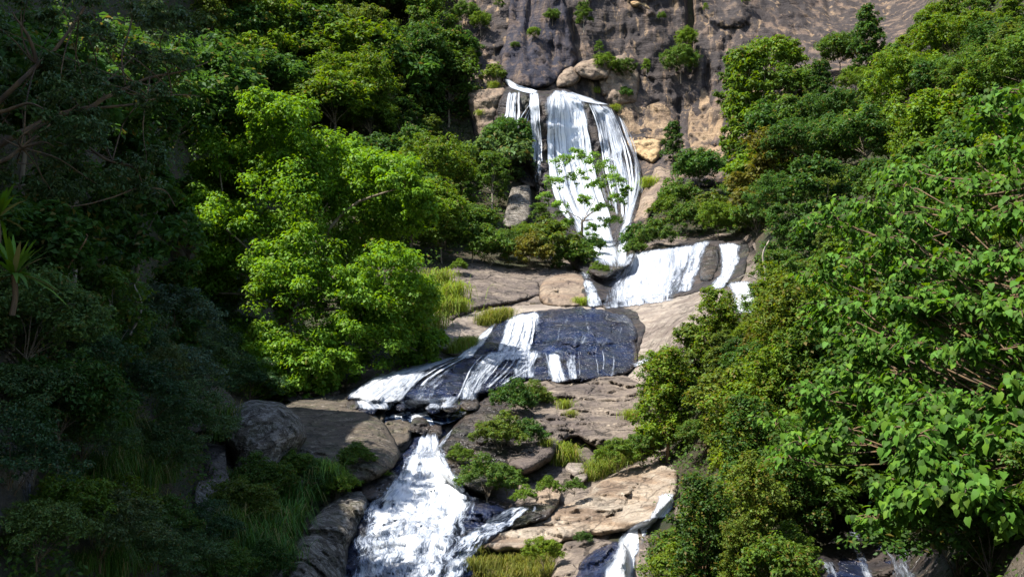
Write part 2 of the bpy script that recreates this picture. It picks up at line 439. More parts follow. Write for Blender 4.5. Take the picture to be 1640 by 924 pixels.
# ---- hillside sheet
gx = np.concatenate([np.linspace(-1000, -40, 40, endpoint=False), np.linspace(-40, 1680, 216, endpoint=False), np.linspace(1680, 2600, 40)])
gy = np.concatenate([np.linspace(-500, -40, 24, endpoint=False), np.linspace(-40, 960, 126, endpoint=False), np.linspace(960, 1150, 10)])
GX, GY = np.meshgrid(gx, gy)
TT = T(GX, GY)
V0 = ray(GX, GY, TT).reshape(-1, 3)
nz = fbm(V0 * 0.35, 4, 3)
TT = TT + 0.012 * TT * (0.5 + 0.9 * nz.reshape(TT.shape))
HV = ray(GX, GY, TT)
r_, c_ = GX.shape
rows = [HV]
last = HV[-1]
for k, f in enumerate((0.5, 0.0, -2.0, -10.0)):   # the slope runs on under and behind the viewer
    nr = last.copy(); nr[:, 1] = last[:, 1] * f if f >= 0 else f * 12
    nr[:, 0] = last[:, 0] * (1 + 0.15 * k) if f >= 0 else np.linspace(-150, 150, c_)
    nr[:, 2] = last[:, 2] - 0.6 * (k + 1)
    rows.append(nr[None])
HV = np.concatenate([rows[0]] + rows[1:], 0)
R_ = HV.shape[0]
i = np.arange(R_ - 1)[:, None] * c_; j = np.arange(c_ - 1)[None]
HF = np.stack([i + j, i + j + 1, i + c_ + j + 1, i + c_ + j], -1).reshape(-1, 4)
HVf = HV.reshape(-1, 3)
tag(link('hillside', mesh_np('hillside', HVf, HF, M['soil'])), kind='structure')
add_bvh(HVf, HF)
# far ground to the horizon below everything
gr = 1500.0
a = np.linspace(0, 2 * math.pi, 48, endpoint=False)
gv = np.concatenate([[[0, 0, -11.0]], np.stack([gr * np.cos(a), gr * np.sin(a), np.full(48, -11.0)], 1)])
gf = np.array([[0, 1 + k, 1 + (k + 1) % 48] for k in range(48)])
tag(link('ground', mesh_np('ground', gv, gf, M['soil'])), kind='structure')
# unseen high bank added to shade the near left; crest shaped from shade edge
EDGE = [(250, -60, 12), (330, -40, 18), (566, 924, 25.5), (565, 830, 30), (615, 735, 35.5), (590, 672, 38), (430, 655, 41), (300, 560, 45), (215, 420, 48), (120, 300, 55)]
crest = np.array([P(a, b, c) + SUN * 24 for a, b, c in EDGE])
crest = np.concatenate([[crest[0] + np.array((2, -25, -2))], crest, [crest[-1] + np.array((-12, 6, -10.0))]])
cp = []
for k in range(len(crest) - 1):
    for u in np.linspace(0, 1, 6, endpoint=False): cp.append(crest[k] * (1 - u) + crest[k + 1] * u)
cp = np.array(cp + [crest[-1]])
cp[:, 2] += 0.7 * fbm(cp * 0.5, 3, 5)
prof = [(0.0, -26), (-0.8, -12), (-0.9, -3), (0, 0), (-6, -1.0), (-18, -6), (-45, -20), (-80, -40)]
bank = np.stack([cp + np.array((dx, 0.0 * dx, dz)) for dx, dz in prof], 0)
bank[:, :, 2] = np.maximum(bank[:, :, 2], -10)
bank += 0.5 * fbm(bank.reshape(-1, 3) * 0.4, 3, 8).reshape(bank.shape[:2])[..., None] * np.array((1, 1, 0.0))
nr, nc = bank.shape[:2]
i = np.arange(nr - 1)[:, None] * nc; j = np.arange(nc - 1)[None]
tag(link('unseen_shading_hill', mesh_np('unseen_shading_hill', bank.reshape(-1, 3), np.stack([i + j, i + j + 1, i + nc + j + 1, i + nc + j], -1).reshape(-1, 4), M['soil'])), kind='structure')

# ------------------------------------------------------------------ rock
srng_ = np.random.default_rng(12)
def inside(poly, q):
    poly = np.asarray(poly, float); x, y = q[:, 0], q[:, 1]
    c = np.zeros(len(q), bool); n = len(poly)
    for k in range(n):
        x0, y0 = poly[k]; x1, y1 = poly[(k + 1) % n]
        if y0 == y1: continue
        hit = ((y0 > y) != (y1 > y)) & (x < (x1 - x0) * (y - y0) / (y1 - y0) + x0)
        c ^= hit
    return c

def dist_poly(poly, q):
    poly = np.asarray(poly, float); best = np.full(len(q), 1e9)
    for k in range(len(poly)):
        a = poly[k]; b = poly[(k + 1) % len(poly)]; ab = b - a
        u = np.clip(((q - a) @ ab) / max(ab @ ab, 1e-9), 0, 1)
        best = np.minimum(best, np.linalg.norm(q - (a + u[:, None] * ab), axis=1))
    return best

def facets(p, cell, seed=0, tilt=0.45, off=0.5, stretch=(1, 1, 1)):
    """broken planar faces: every cell of a jittered lattice is a plane of its own"""
    q = p / (cell * np.array(stretch, float)) + 0.25 * np.stack([fbm(p / cell * 0.8, 2, seed + 5 * k) for k in range(3)], 1)
    i0 = np.floor(q).astype(np.int64); best = np.full(len(q), 1e9); out = np.zeros(len(q))
    for dx in (-1, 0, 1):
        for dy in (-1, 0, 1):
            for dz in (-1, 0, 1):
                c = i0 + np.array((dx, dy, dz))
                j = np.stack([_h(c[:, 0], c[:, 1], c[:, 2], seed + k) for k in range(3)], 1)
                r = q - (c + j); d = (r * r).sum(1)
                g = np.stack([_h(c[:, 0], c[:, 1], c[:, 2], seed + 7 + k) - 0.5 for k in range(3)], 1)
                v = (r * g).sum(1) * 2 * tilt + (_h(c[:, 0], c[:, 1], c[:, 2], seed + 13) - 0.5) * off
                m = d < best
                best = np.where(m, d, best); out = np.where(m, v, out)
    return out

def rock(name, label, cat, poly, mat, lift=0.8, w=25, step=5, t=None, tilt=0.0, rough=0.12, freq=0.8, thick=2.5, ledge=0.0, ledge_dir=(0.1, 0.3, 1.0), ledge_len=1.2,
         vert=0.0, facet=0.0, fcell=2.0, fst=(1, 1, 1), gully=(), belly=0.0, kind=None, jag=0.7, seed=0, power=2.0, group=None, off=0.0):
    poly = np.asarray(poly, float)
    # rounded, slightly uneven outline
    P2 = []
    n = len(poly)
    for k in range(n):
        p0, p1, p2, p3 = poly[k - 1], poly[k], poly[(k + 1) % n], poly[(k + 2) % n]
        m = max(1, int(np.linalg.norm(p2 - p1) / step))
        for u in np.arange(m) / m:
            cr = 0.5 * ((2 * p1) + (-p0 + p2) * u + (2 * p0 - 5 * p1 + 4 * p2 - p3) * u * u + (-p0 + 3 * p1 - 3 * p2 + p3) * u ** 3)
            P2.append(0.5 * cr + 0.5 * (p1 * (1 - u) + p2 * u))
    P2 = np.array(P2)
    q3 = np.concatenate([P2 / 22.0, np.full((len(P2), 1), seed * 3.1)], 1)
    P2 = P2 + jag * step * np.stack([fbm(q3, 3, 11 + seed), fbm(q3, 3, 31 + seed)], 1)
    lo, hi = P2.min(0), P2.max(0)
    X, Y = np.meshgrid(np.arange(lo[0], hi[0], step), np.arange(lo[1], hi[1], step))
    q = np.stack([X.ravel(), Y.ravel()], 1) + rng.uniform(-0.3, 0.3, (X.size, 2)) * step
    q = q[inside(P2, q)]
    q = q[dist_poly(P2, q) > 0.6 * step]
    allp = np.concatenate([P2, q])
    vs, es, fs = geometry.delaunay_2d_cdt([Vector(p) for p in allp], [], [list(range(len(P2)))], 1, 1e-4)[:3]
    q = np.array([(v.x, v.y) for v in vs]); F = np.array([f for f in fs if len(f) == 3])
    d = dist_poly(P2, q)
    base = T(q[:, 0], q[:, 1]) if t is None else np.full(len(q), float(t)) + tilt * ((lo[1] + hi[1]) / 2 - q[:, 1]) / 10.0
    base = base + off
    pr = 1 - (1 - np.clip(d / w, 0, 1)) ** power
    pr = np.sqrt(np.clip(pr, 0, 1)) if power == 2.0 else pr
    front = base - lift * pr
    p = ray(q[:, 0], q[:, 1], front)
    disp = rough * (fbm(p * freq, 5, 21 + seed, 0.55) * 1.4)
    rid = 1 - np.abs(fbm(p * freq * 0.6 + 5, 4, 41 + seed))
    disp += rough * 0.8 * (rid ** 3 - 0.5)
    if ledge:
        ld = norm(np.array(ledge_dir, float))
        s = p @ ld / ledge_len + 0.6 * fbm(p * 0.35, 3, 61 + seed)
        fr = s - np.floor(s)
        disp += ledge * (np.minimum(fr / 0.8, (1 - fr) / 0.2) - 0.5)
        s2 = s * 2.7 + 0.5 * fbm(p * 0.8, 2, 63 + seed); fr = s2 - np.floor(s2)
        disp += 0.35 * ledge * (np.minimum(fr / 0.75, (1 - fr) / 0.25) - 0.5)
    if vert:
        g = np.stack([p[:, 0] * 0.42 + 0.25 * p[:, 2] * 0.1, p[:, 1] * 0.1, p[:, 2] * 0.05], 1)
        disp += vert * fbm(g, 5, 71 + seed, 0.6) * 1.6
    if facet:
        disp += facet * facets(p, fcell, 100 + seed, stretch=fst) + 0.45 * facet * facets(p, fcell * 0.42, 120 + seed, stretch=fst)
    if belly:
        ys = (q[:, 1] - lo[1]) / (hi[1] - lo[1])
        disp += belly * np.clip(ys, 0, 1) ** 1.5
    for gx_, gw, gd, y0, y1 in gully:
        wob = 5 * fbm(np.stack([q[:, 1] / 40, q[:, 1] * 0 + gx_, q[:, 1] * 0], 1), 3, 9)
        e_ = np.clip((q[:, 1] - y0) / 20, 0, 1) * np.clip((y1 - q[:, 1]) / 30, 0, 1)
        disp -= gd * e_ * np.exp(-((q[:, 0] - gx_ - wob) / gw) ** 2)
    front = front - disp * np.clip(d / (1.5 * step) + 0.15, 0, 1)
    fv = ray(q[:, 0], q[:, 1], front)
    cen = q.mean(0)
    qb = cen + (q - cen) * 0.92
    bv = ray(qb[:, 0], qb[:, 1], np.maximum(base, front) + thick * (0.25 + 0.75 * pr))
    E = {}
    for f in F:
        for k in range(3):
            e = (int(f[k]), int(f[(k + 1) % 3])); E[e] = E.get(e, 0) + 1
    N = len(q); side = []
    for (a_, b_) in E:
        if (b_, a_) not in E:
            side += [(a_, a_ + N, b_), (b_, a_ + N, b_ + N)]
    FF = np.concatenate([F, F[:, ::-1] + N, np.array(side)])
    VV = np.concatenate([fv, bv])
    c = VV.mean(0); c[2] = VV[:, 2].min()
    o = link(name, mesh_np(name, VV - c, FF, mat), loc=c)
    tag(o, label, cat, group, kind)
    add_bvh(fv, F)
    return o

rock('cliff', None, None, [(725,-160),(735,40),(748,90),(742,150),(760,215),(785,255),(850,300),(960,310),(1030,300),(1080,300),(1185,290),(1290,180),(1420,130),(1540,60),(1600,-160),(1200,-190)],
     M['cliff'], lift=0.9, w=30, step=3.5, rough=0.30, freq=0.9, thick=6, vert=0.8, ledge=0.26, ledge_dir=(-0.25, 0.2, 1), ledge_len=2.2, facet=1.1, fcell=4.5, fst=(1.2, 1, 1.8), gully=[(1106,6,2.6,-140,140),(1132,5,1.5,90,230),(1002,3.5,0.7,30,90),(1330,4,0.8,-140,40),(760,5,1.0,-100,80),(1088,4,0.9,150,260)], kind='structure', seed=1)
rock('riverbed', None, None, [(890,425),(960,400),(1100,378),(1205,378),(1222,480),(1150,500),(1100,560),(1078,640),(1072,720),(1095,800),(1045,850),(1012,990),(430,990),(460,880),(520,800),(440,800),(335,790),(325,690),(430,640),(550,650),(556,602),(690,556),(690,440),(800,425)],
     M['brown'], lift=0.2, w=12, step=5, rough=0.25, freq=0.7, thick=2, facet=0.5, fcell=1.6, kind='structure', seed=90, off=0.25)
rock('cliff_buttress', 'dark blue grey buttress of the cliff above the lip of the upper fall', 'rock', [(795,-60),(812,10),(806,70),(800,120),(830,142),(880,140),(905,118),(925,108),(920,60),(905,10),(885,-60)],
     M['darkcliff'], lift=1.2, w=9, step=3.5, jag=2.2, rough=0.25, freq=0.5, thick=4, vert=1.2, facet=0.9, fcell=3.0, fst=(0.8, 1, 2.8), gully=[(848,5,1.0,-60,100),(886,4,0.7,20,120)], seed=2, off=-0.6)
rock('ledge_block', 'pale tan block of bedded rock left of the upper fall, topped by grass', 'rock', [(747,150),(770,142),(806,140),(812,152),(800,178),(792,222),(768,225),(757,190)], M['tan'], lift=1.6, w=16, step=3, rough=0.2, thick=3, ledge=0.4, facet=0.5, fcell=2.5, seed=3, off=-1)
rock('ledge_block', 'tan rounded rock right above the bedded block beside the upper fall', 'rock', [(745,105),(765,98),(798,98),(806,112),(806,136),(770,142),(748,138)], M['tan'], lift=1.3, w=16, step=3, rough=0.25, thick=3, facet=0.8, fcell=2.2, seed=4, off=-0.2, jag=1.4)
rock('overhang_rock', 'tan capping block of the overhang above the main fall', 'rock', [(918,108),(932,99),(952,93),(972,97),(980,110),(976,125),(955,129),(932,124),(920,118)], M['tan'], lift=1.6, w=8, step=2.5, rough=0.3, thick=1.5, facet=0.5, fcell=1.6, ledge=0.2, seed=5, off=-1.3, jag=1.5)
rock('overhang_rock', 'smooth tan block leaning left of the overhang, above the white lip', 'rock', [(888,130),(900,113),(918,106),(930,124),(918,136),(894,142)], M['tan'], lift=1.4, w=9, step=2.5, rough=0.25, thick=1.5, facet=0.5, fcell=1.6, seed=206, off=-0.7, jag=1.4)
rock('overhang_rock', 'short tan pillar under the right end of the overhang', 'rock', [(958,127),(976,124),(982,150),(966,154)], M['tan'], lift=1.0, w=8, step=2.5, rough=0.25, thick=1.5, facet=0.5, fcell=1.4, seed=207, off=-0.6, jag=1.4)
rock('overhang_rock', 'tan sloping slab between the overhang and the cliff foot, green growth on it', 'rock', [(968,104),(1000,84),(1025,120),(1020,165),(985,172),(968,160)], M['tan'], lift=1.4, w=18, step=3, rough=0.3, thick=2, facet=0.9, fcell=2.4, seed=6, off=-0.8)
rock('cliff_foot_rock', 'golden yellow fresh rock with a dark overhang at the cliff foot', 'rock', [(1000,222),(1030,218),(1060,224),(1058,248),(1045,262),(1020,250),(1002,240)], M['gold'], lift=1.2, w=10, step=3, rough=0.5, thick=2, ledge=0.3, facet=0.7, fcell=1.8, seed=7, off=-0.5, jag=1.4)
rock('cliff_foot_rock', 'golden streaked lower face of the cliff beside the tall tree', 'rock', [(1098,195),(1120,140),(1150,165),(1172,200),(1178,255),(1140,262),(1104,240)], M['warmcliff'], lift=1.2, w=20, step=3, rough=0.4, thick=2, vert=0.7, facet=1.2, fcell=3, fst=(1,1,2), seed=8, off=-0.5, jag=2.0)
rock('cliff_scar', 'golden arch shaped scar high on the cliff', 'rock', [(1008,4),(1022,-2),(1038,8),(1046,24),(1040,22),(1026,12),(1012,10)], M['gold'], lift=0.5, w=5, step=2.5, rough=0.25, thick=1, seed=9, off=-1.1, jag=1.5)
rock('cliff_pillar', 'tan water streaked face of the cliff just right of the upper fall', 'rock', [(982,170),(1000,155),(1030,168),(1064,160),(1085,190),(1078,228),(1060,226),(1030,220),(1000,224),(990,200)], M['warmcliff'], lift=1.0, w=20, step=3, rough=0.3, thick=2, vert=0.8, facet=0.9, fcell=3, fst=(1,1,2), seed=10, off=-0.8, jag=2.0)
rock('wet_rock_buttress', 'dark wet rock face that the upper fall pours over', 'rock', [(788,200),(796,160),(815,138),(860,145),(905,142),(945,158),(985,172),(1000,215),(1020,255),(1032,295),(1022,345),(1016,420),(1000,445),(950,450),(895,400),(862,320),(848,270),(820,235)],
     M['seep'], lift=2.6, w=26, step=4, rough=0.6, freq=0.35, thick=4, vert=0.6, ledge=0.5, ledge_dir=(0, 0, 1), ledge_len=4, facet=1.3, fcell=3.2, fst=(1,1,1.5), seed=11, off=-1.2)
for pl, lb, sd in [
    ([(864,176),(884,172),(886,215),(884,262),(876,300),(864,296),(860,230)], 'dark block parting the left strands from the main veil', 201),
    ([(934,170),(948,166),(960,186),(964,225),(962,268),(950,272),(940,225)], 'dark rib of rock between the two main veils of the upper fall', 202),
    ([(834,152),(848,150),(850,190),(846,212),(834,206)], 'dark block between the two leftmost strands of the upper fall', 203),
    ([(978,262),(990,256),(1002,268),(1000,296),(984,300)], 'rounded black knob low in the right veil of the upper fall', 204),
    ([(996,230),(1010,236),(1016,262),(1006,272),(996,258)], 'small black knob at the right edge of the upper fall', 205)]:
    rock('rock_block', lb, 'rock', pl, M['seep'], lift=1.5, w=9, step=2.5, rough=0.4, freq=0.5, thick=3, facet=0.8, fcell=1.5, fst=(1, 1, 1.6), seed=sd, off=-2.6, jag=1.3)
rock('boulder', 'pale sunlit boulder at the right foot of the upper fall', 'rock', [(1000,392),(1012,350),(1030,305),(1050,270),(1076,272),(1080,300),(1056,318),(1040,345),(1030,385)], M['tan'], lift=1.8, w=18, step=3, rough=0.3, thick=3, facet=1.0, fcell=2, seed=12, off=-1.4, jag=1.4)
rock('boulder', 'tall pale lichened boulder among the trees left of the upper fall', 'rock', [(806,358),(812,325),(822,300),(848,296),(852,330),(848,352),(824,368)], M['speckled'], lift=1.3, w=12, step=3, rough=0.3, thick=3, facet=0.8, fcell=2, seed=13, off=-1.6)
rock('rock_outcrop', 'grey outcrop in the trees high on the left slope', 'rock', [(615,100),(635,82),(668,68),(705,66),(728,80),(735,108),(690,112),(650,108)], M['cliff'], lift=1.4, w=16, step=3, rough=0.5, thick=3, vert=0.5, facet=1.2, fcell=2.4, seed=14, off=-1.4)
rock('rock_outcrop', 'small tan bluff showing at the very top of the left slope', 'rock', [(470,-30),(480,6),(510,14),(545,8),(560,-30)], M['tan'], lift=1.4, w=16, step=4, rough=0.4, thick=3, vert=0.5, seed=15, off=-3)
rock('rock_slab', 'purple brown sloping slab under the trees left of the middle fall', 'rock', [(708,490),(710,440),(735,420),(762,414),(800,432),(832,444),(862,452),(866,474),(820,486),(770,494),(725,512)], M['brown'], lift=1.0, w=12, step=3, rough=0.2, thick=3, facet=0.4, fcell=2.2, ledge=0.25, ledge_dir=(0.5, 0.2, 1), seed=16, off=0.2, jag=1.4)
rock('boulder', 'rounded tan block with dark joints just left of the small spout', 'rock', [(862,462),(872,446),(905,438),(938,446),(942,470),(936,490),(880,492),(866,482)], M['tan'], lift=1.1, w=10, step=3, rough=0.25, thick=2, facet=0.7, fcell=1.1, seed=17, off=-0.1, jag=1.3)
rock('rock_ledge', 'dark brown ledge where the middle fall begins, under a bush', 'rock', [(946,408),(966,396),(1000,394),(1016,404),(1010,424),(985,438),(962,444),(944,434)], M['wetbrown'], lift=1.5, w=9, step=2.5, rough=0.3, thick=3, facet=0.6, fcell=1.2, seed=18, off=-4.6, jag=1.5)
rock('waterfall_step', 'dark wet rock step behind the broad middle fall', 'rock', [(930,446),(965,436),(985,410),(1040,400),(1110,386),(1190,384),(1200,410),(1185,450),(1140,466),(1080,476),(985,490),(935,494)], M['seep'], lift=1.3, w=16, step=3, rough=0.4, freq=0.6, facet=0.7, fcell=1.5, jag=1.5, thick=3, ledge=0.4, ledge_dir=(0, 0, 1), ledge_len=1.6, seed=19, off=-0.2)
rock('boulder', 'tan boulder between the two arms of the middle fall', 'rock', [(1118,412),(1130,396),(1146,396),(1152,420),(1140,446),(1122,448)], M['wetbrown'], lift=1.0, w=12, step=3, rough=0.25, thick=2, seed=20, off=-1.6)
rock('rock_slab', 'broad pale striped slab below the middle fall', 'rock', [(698,560),(702,532),(735,505),(800,492),(880,486),(985,490),(1085,472),(1150,458),(1165,480),(1130,520),(1100,570),(1062,612),(1000,606),(900,600),(800,600),(740,575)], M['pale'], lift=0.75, w=10, step=4, facet=0.35, fcell=2.4, rough=0.14, freq=0.6, thick=3, ledge=0.12, ledge_dir=(0.15, 0.4, 1), ledge_len=0.8, seed=21, off=0.15)
rock('wet_margin', 'damp dark brown rim of rock along the right edge of the wet dome', 'rock', [(960,486),(1003,489),(1026,504),(1036,530),(1030,560),(1012,590),(985,596),(980,560),(990,520)], M['seep'], lift=1.2, w=10, step=3, rough=0.2, freq=0.7, thick=2, facet=0.4, fcell=1.8, seed=240, off=0.1, jag=2.0)
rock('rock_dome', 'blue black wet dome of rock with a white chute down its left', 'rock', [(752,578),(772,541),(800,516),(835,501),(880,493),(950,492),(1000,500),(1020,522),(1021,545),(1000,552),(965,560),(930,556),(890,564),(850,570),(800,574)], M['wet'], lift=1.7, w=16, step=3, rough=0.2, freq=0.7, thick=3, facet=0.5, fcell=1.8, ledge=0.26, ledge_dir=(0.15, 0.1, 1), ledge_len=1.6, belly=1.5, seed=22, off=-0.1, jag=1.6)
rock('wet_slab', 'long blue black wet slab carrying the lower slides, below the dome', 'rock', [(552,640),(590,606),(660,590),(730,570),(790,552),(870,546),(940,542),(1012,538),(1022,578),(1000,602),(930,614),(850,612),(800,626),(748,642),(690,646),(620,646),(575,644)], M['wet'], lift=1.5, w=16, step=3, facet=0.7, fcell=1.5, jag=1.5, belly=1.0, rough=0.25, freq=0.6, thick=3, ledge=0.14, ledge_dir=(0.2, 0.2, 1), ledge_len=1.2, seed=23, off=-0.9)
rock('rock_slab', 'pale rounded lobe of slab beside the vines, right of the wet slab', 'rock', [(1000,606),(1030,580),(1066,560),(1085,590),(1075,640),(1040,640)], M['pale'], lift=1.1, w=16, step=3, rough=0.15, thick=2, ledge=0.1, seed=24, off=-1.0)
rock('rock_mass', 'large fissured brown rock in the middle with bushes on its left side', 'rock', [(795,690),(800,655),(825,618),(850,604),(885,600),(905,610),(950,596),(1000,598),(1045,622),(1068,655),(1062,700),(1025,716),(985,724),(945,712),(925,700),(905,705),(880,740),(840,760),(800,740)],
     M['brown'], lift=2.0, w=18, step=2.5, rough=0.3, freq=0.7, thick=3, facet=1.1, fcell=2.6, ledge=0.38, ledge_dir=(-0.45, 0.3, 1), ledge_len=1.7, seed=25, off=-0.6, jag=1.6)
rock('rock_mass', 'dark wet undercut rock right of the lower waterfall top', 'rock', [(694,738),(700,712),(720,690),(752,655),(795,625),(838,640),(832,700),(815,765),(775,790),(735,780),(705,760)], M['wetbrown'], lift=1.5, w=18, step=3, rough=0.3, thick=2.5, facet=0.8, fcell=1.8, seed=26, off=-0.9)
rock('rock_slab', 'banded cream and brown layered slab beside the small right cascade', 'rock', [(938,790),(965,768),(1000,748),(1055,740),(1085,752),(1088,790),(1070,812),(1045,838),(1000,852),(940,862),(905,872),(860,880),(800,886),(765,878),(790,852),(840,836),(890,812)],
     M['banded'], lift=1.3, w=14, step=2.5, rough=0.18, jag=1.6, freq=0.9, thick=2.5, facet=0.45, fcell=1.5, ledge=0.32, ledge_dir=(0.12, 0.55, 1), ledge_len=0.8, seed=27, off=0.35)
rock('rock_block', 'brown squared block of rock at the bottom edge left of the small cascade', 'rock', [(872,960),(890,900),(905,868),(950,862),(985,868),(972,900),(958,960)], M['brown'], lift=0.8, w=8, step=3, rough=0.15, thick=2, facet=0.5, fcell=1, seed=28, off=-0.8)
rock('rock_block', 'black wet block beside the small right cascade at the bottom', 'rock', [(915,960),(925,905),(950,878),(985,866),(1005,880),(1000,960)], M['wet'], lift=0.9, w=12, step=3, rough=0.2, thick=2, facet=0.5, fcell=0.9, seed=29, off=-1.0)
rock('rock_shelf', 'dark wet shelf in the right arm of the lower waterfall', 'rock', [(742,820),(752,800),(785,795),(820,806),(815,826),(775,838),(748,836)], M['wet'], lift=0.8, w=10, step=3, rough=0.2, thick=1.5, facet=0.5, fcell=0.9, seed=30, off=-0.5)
rock('rock_shelf', 'dark brown wet shelf below the layered slab where thin water spills', 'rock', [(818,846),(828,812),(860,804),(893,806),(880,830),(850,842)], M['wetbrown'], lift=0.8, w=10, step=3, rough=0.15, thick=1.5, facet=0.4, fcell=0.9, seed=31, off=-0.6)
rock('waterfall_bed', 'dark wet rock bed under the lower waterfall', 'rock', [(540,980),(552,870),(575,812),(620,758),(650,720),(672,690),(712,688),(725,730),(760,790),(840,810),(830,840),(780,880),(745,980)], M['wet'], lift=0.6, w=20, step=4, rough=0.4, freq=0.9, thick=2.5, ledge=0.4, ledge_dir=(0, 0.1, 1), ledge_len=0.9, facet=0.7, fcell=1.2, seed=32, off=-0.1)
rock('stream_bed', 'dark wet rock bed of the shaded stream', 'rock', [(1295,990),(1300,900),(1345,850),(1360,826),(1400,830),(1470,860),(1520,900),(1540,990)], M['seep'], lift=0.5, w=14, step=4, rough=0.3, thick=2, facet=0.5, fcell=0.9, seed=36, off=-0.2)
rock('boulder', 'big smooth grey brown boulder left of the lower waterfall', 'boulder', [(430,668),(470,640),(530,640),(585,652),(622,685),(642,725),(628,752),(590,772),(540,782),(470,780),(440,720)], M['grey'], lift=2.4, w=50, step=3, rough=0.2, thick=3, facet=0.5, fcell=3, seed=33, off=-1.2)
rock('boulder', 'dark lichened boulder hunched in the shade with a pale spotted face', 'boulder', [(343,690),(360,662),(400,640),(450,645),(480,668),(492,698),(470,735),(452,775),(400,785),(375,765),(370,728)], M['speckled'], lift=2.4, w=45, step=3, rough=0.22, thick=2.5, facet=0.5, fcell=1.6, seed=34, t=30.5, tilt=0.1)
rock('boulder', 'pale speckled rock at the foot of the lower waterfall, left bank', 'boulder', [(455,980),(468,900),(480,862),(512,818),(548,790),(580,786),(590,806),(572,850),(556,880),(552,980)], M['speckled'], lift=1.3, w=30, step=3, rough=0.22, thick=2.5, facet=0.7, fcell=1.0, seed=35, off=-0.6, jag=1.4)
for k, (pl, lb, mt) in enumerate([
    ([(574,668),(580,640),(598,628),(614,640),(616,672),(600,688)], 'golden brown upright boulder at the left rim of the pool', 'grey'),
    ([(523,652),(530,634),(560,628),(578,640),(572,660),(540,662)], 'low dark boulder beside the left rim of the pool', 'grey'),
    ([(612,700),(618,676),(645,670),(660,682),(655,706),(630,716)], 'mossy tan boulder at the pool outlet above the waterfall', 'grey'),
    ([(655,690),(662,668),(682,668),(690,684),(680,696)], 'small dark round boulder in the pool outlet', 'wetbrown'),
    ([(682,696),(690,680),(705,680),(708,696),(696,704)], 'smallest wet boulder at the head of the lower waterfall', 'wetbrown'),
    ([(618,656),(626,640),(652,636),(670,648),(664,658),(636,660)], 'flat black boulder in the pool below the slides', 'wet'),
    ([(690,640),(694,614),(712,612),(722,626),(716,646),(700,648)], 'dark stone split by the slides above the pool', 'wetbrown'),
    ([(858,806),(862,774),(880,770),(898,786),(892,812),(872,818)], 'tan stone on the earth bank below the bushes', 'tan'),
    ([(905,750),(912,740),(934,742),(938,756),(920,762)], 'pale upper stone on the earth bank', 'pale'),
    ([(920,764),(928,752),(940,754),(942,768),(930,772)], 'small white stone on the earth bank', 'pale'),
    ([(1078,848),(1082,812),(1104,802),(1124,818),(1120,848),(1098,858)], 'brown boulder half hidden by bushes right of the small cascade', 'brown'),
    ([(1590,980),(1602,890),(1622,856),(1680,840),(1720,900),(1700,980)], 'tan brown boulder in the bottom corner beside the shaded stream', 'grey'),
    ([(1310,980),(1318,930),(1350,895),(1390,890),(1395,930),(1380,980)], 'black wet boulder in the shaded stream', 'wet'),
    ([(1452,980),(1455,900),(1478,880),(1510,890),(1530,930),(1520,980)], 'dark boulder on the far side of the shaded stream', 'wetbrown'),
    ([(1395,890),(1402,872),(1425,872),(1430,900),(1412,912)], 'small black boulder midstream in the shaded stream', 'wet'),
    ([(-60,860),(-50,600),(10,556),(40,600),(58,660),(66,720),(50,800),(30,850)], 'dark rock wall hung with roots at the near left', 'wetbrown'),
    ([(146,760),(158,724),(172,722),(186,760),(182,785),(160,785)], 'dark slate coloured stone among the long grass', 'grey'),
    ([(312,800),(320,768),(346,776),(358,812),(350,860),(330,850)], 'grey leaning stone below the lichened boulder', 'speckled'),
    ([(300,690),(312,640),(345,615),(378,640),(372,668),(340,690)], 'shadowed stone behind the lichened boulder', 'grey'),
    ([(730,92),(740,76),(756,80),(760,96),(745,104)], 'small stone beside the thin high trickle', 'tan'),
    ([(575,770),(590,752),(630,752),(640,770),(615,800),(580,800)], 'wet brown rock between the big boulder and the waterfall', 'wetbrown'),
    ([(455,640),(470,612),(520,606),(545,628),(520,648)], 'shaded stone under the bright tree', 'grey'),
]):
    wpx = min(np.ptp([p[0] for p in pl]), np.ptp([p[1] for p in pl])) * 0.5
    tm = float(T(np.array([np.mean([p[0] for p in pl])]), np.array([np.mean([p[1] for p in pl])]))[0])
    rock('boulder', lb, 'boulder', pl, M[mt], lift=wpx / FPX * tm * 0.9, w=wpx, step=3, rough=0.006 * tm, freq=1.2, facet=0.012 * tm, fcell=max(0.35, wpx / FPX * tm * 1.1), thick=wpx / FPX * tm, seed=50 + k, off=-wpx / FPX * tm * 0.4 - 0.02 * tm, jag=0.9)

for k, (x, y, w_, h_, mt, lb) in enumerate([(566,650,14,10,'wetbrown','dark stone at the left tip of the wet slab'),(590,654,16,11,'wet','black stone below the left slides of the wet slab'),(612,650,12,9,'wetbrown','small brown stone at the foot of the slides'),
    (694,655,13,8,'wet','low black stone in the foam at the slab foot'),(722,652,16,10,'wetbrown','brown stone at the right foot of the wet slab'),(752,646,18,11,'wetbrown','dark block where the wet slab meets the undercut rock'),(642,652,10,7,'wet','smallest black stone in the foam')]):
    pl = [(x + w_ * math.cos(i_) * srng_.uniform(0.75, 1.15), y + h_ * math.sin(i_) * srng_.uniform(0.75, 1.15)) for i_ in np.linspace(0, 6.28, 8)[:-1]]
    rock('stone', lb, 'stone', pl, M[mt], lift=0.35, w=h_, step=2.5, rough=0.12, freq=1.2, facet=0.3, fcell=0.5, thick=0.6, seed=230 + k, off=-2.5)

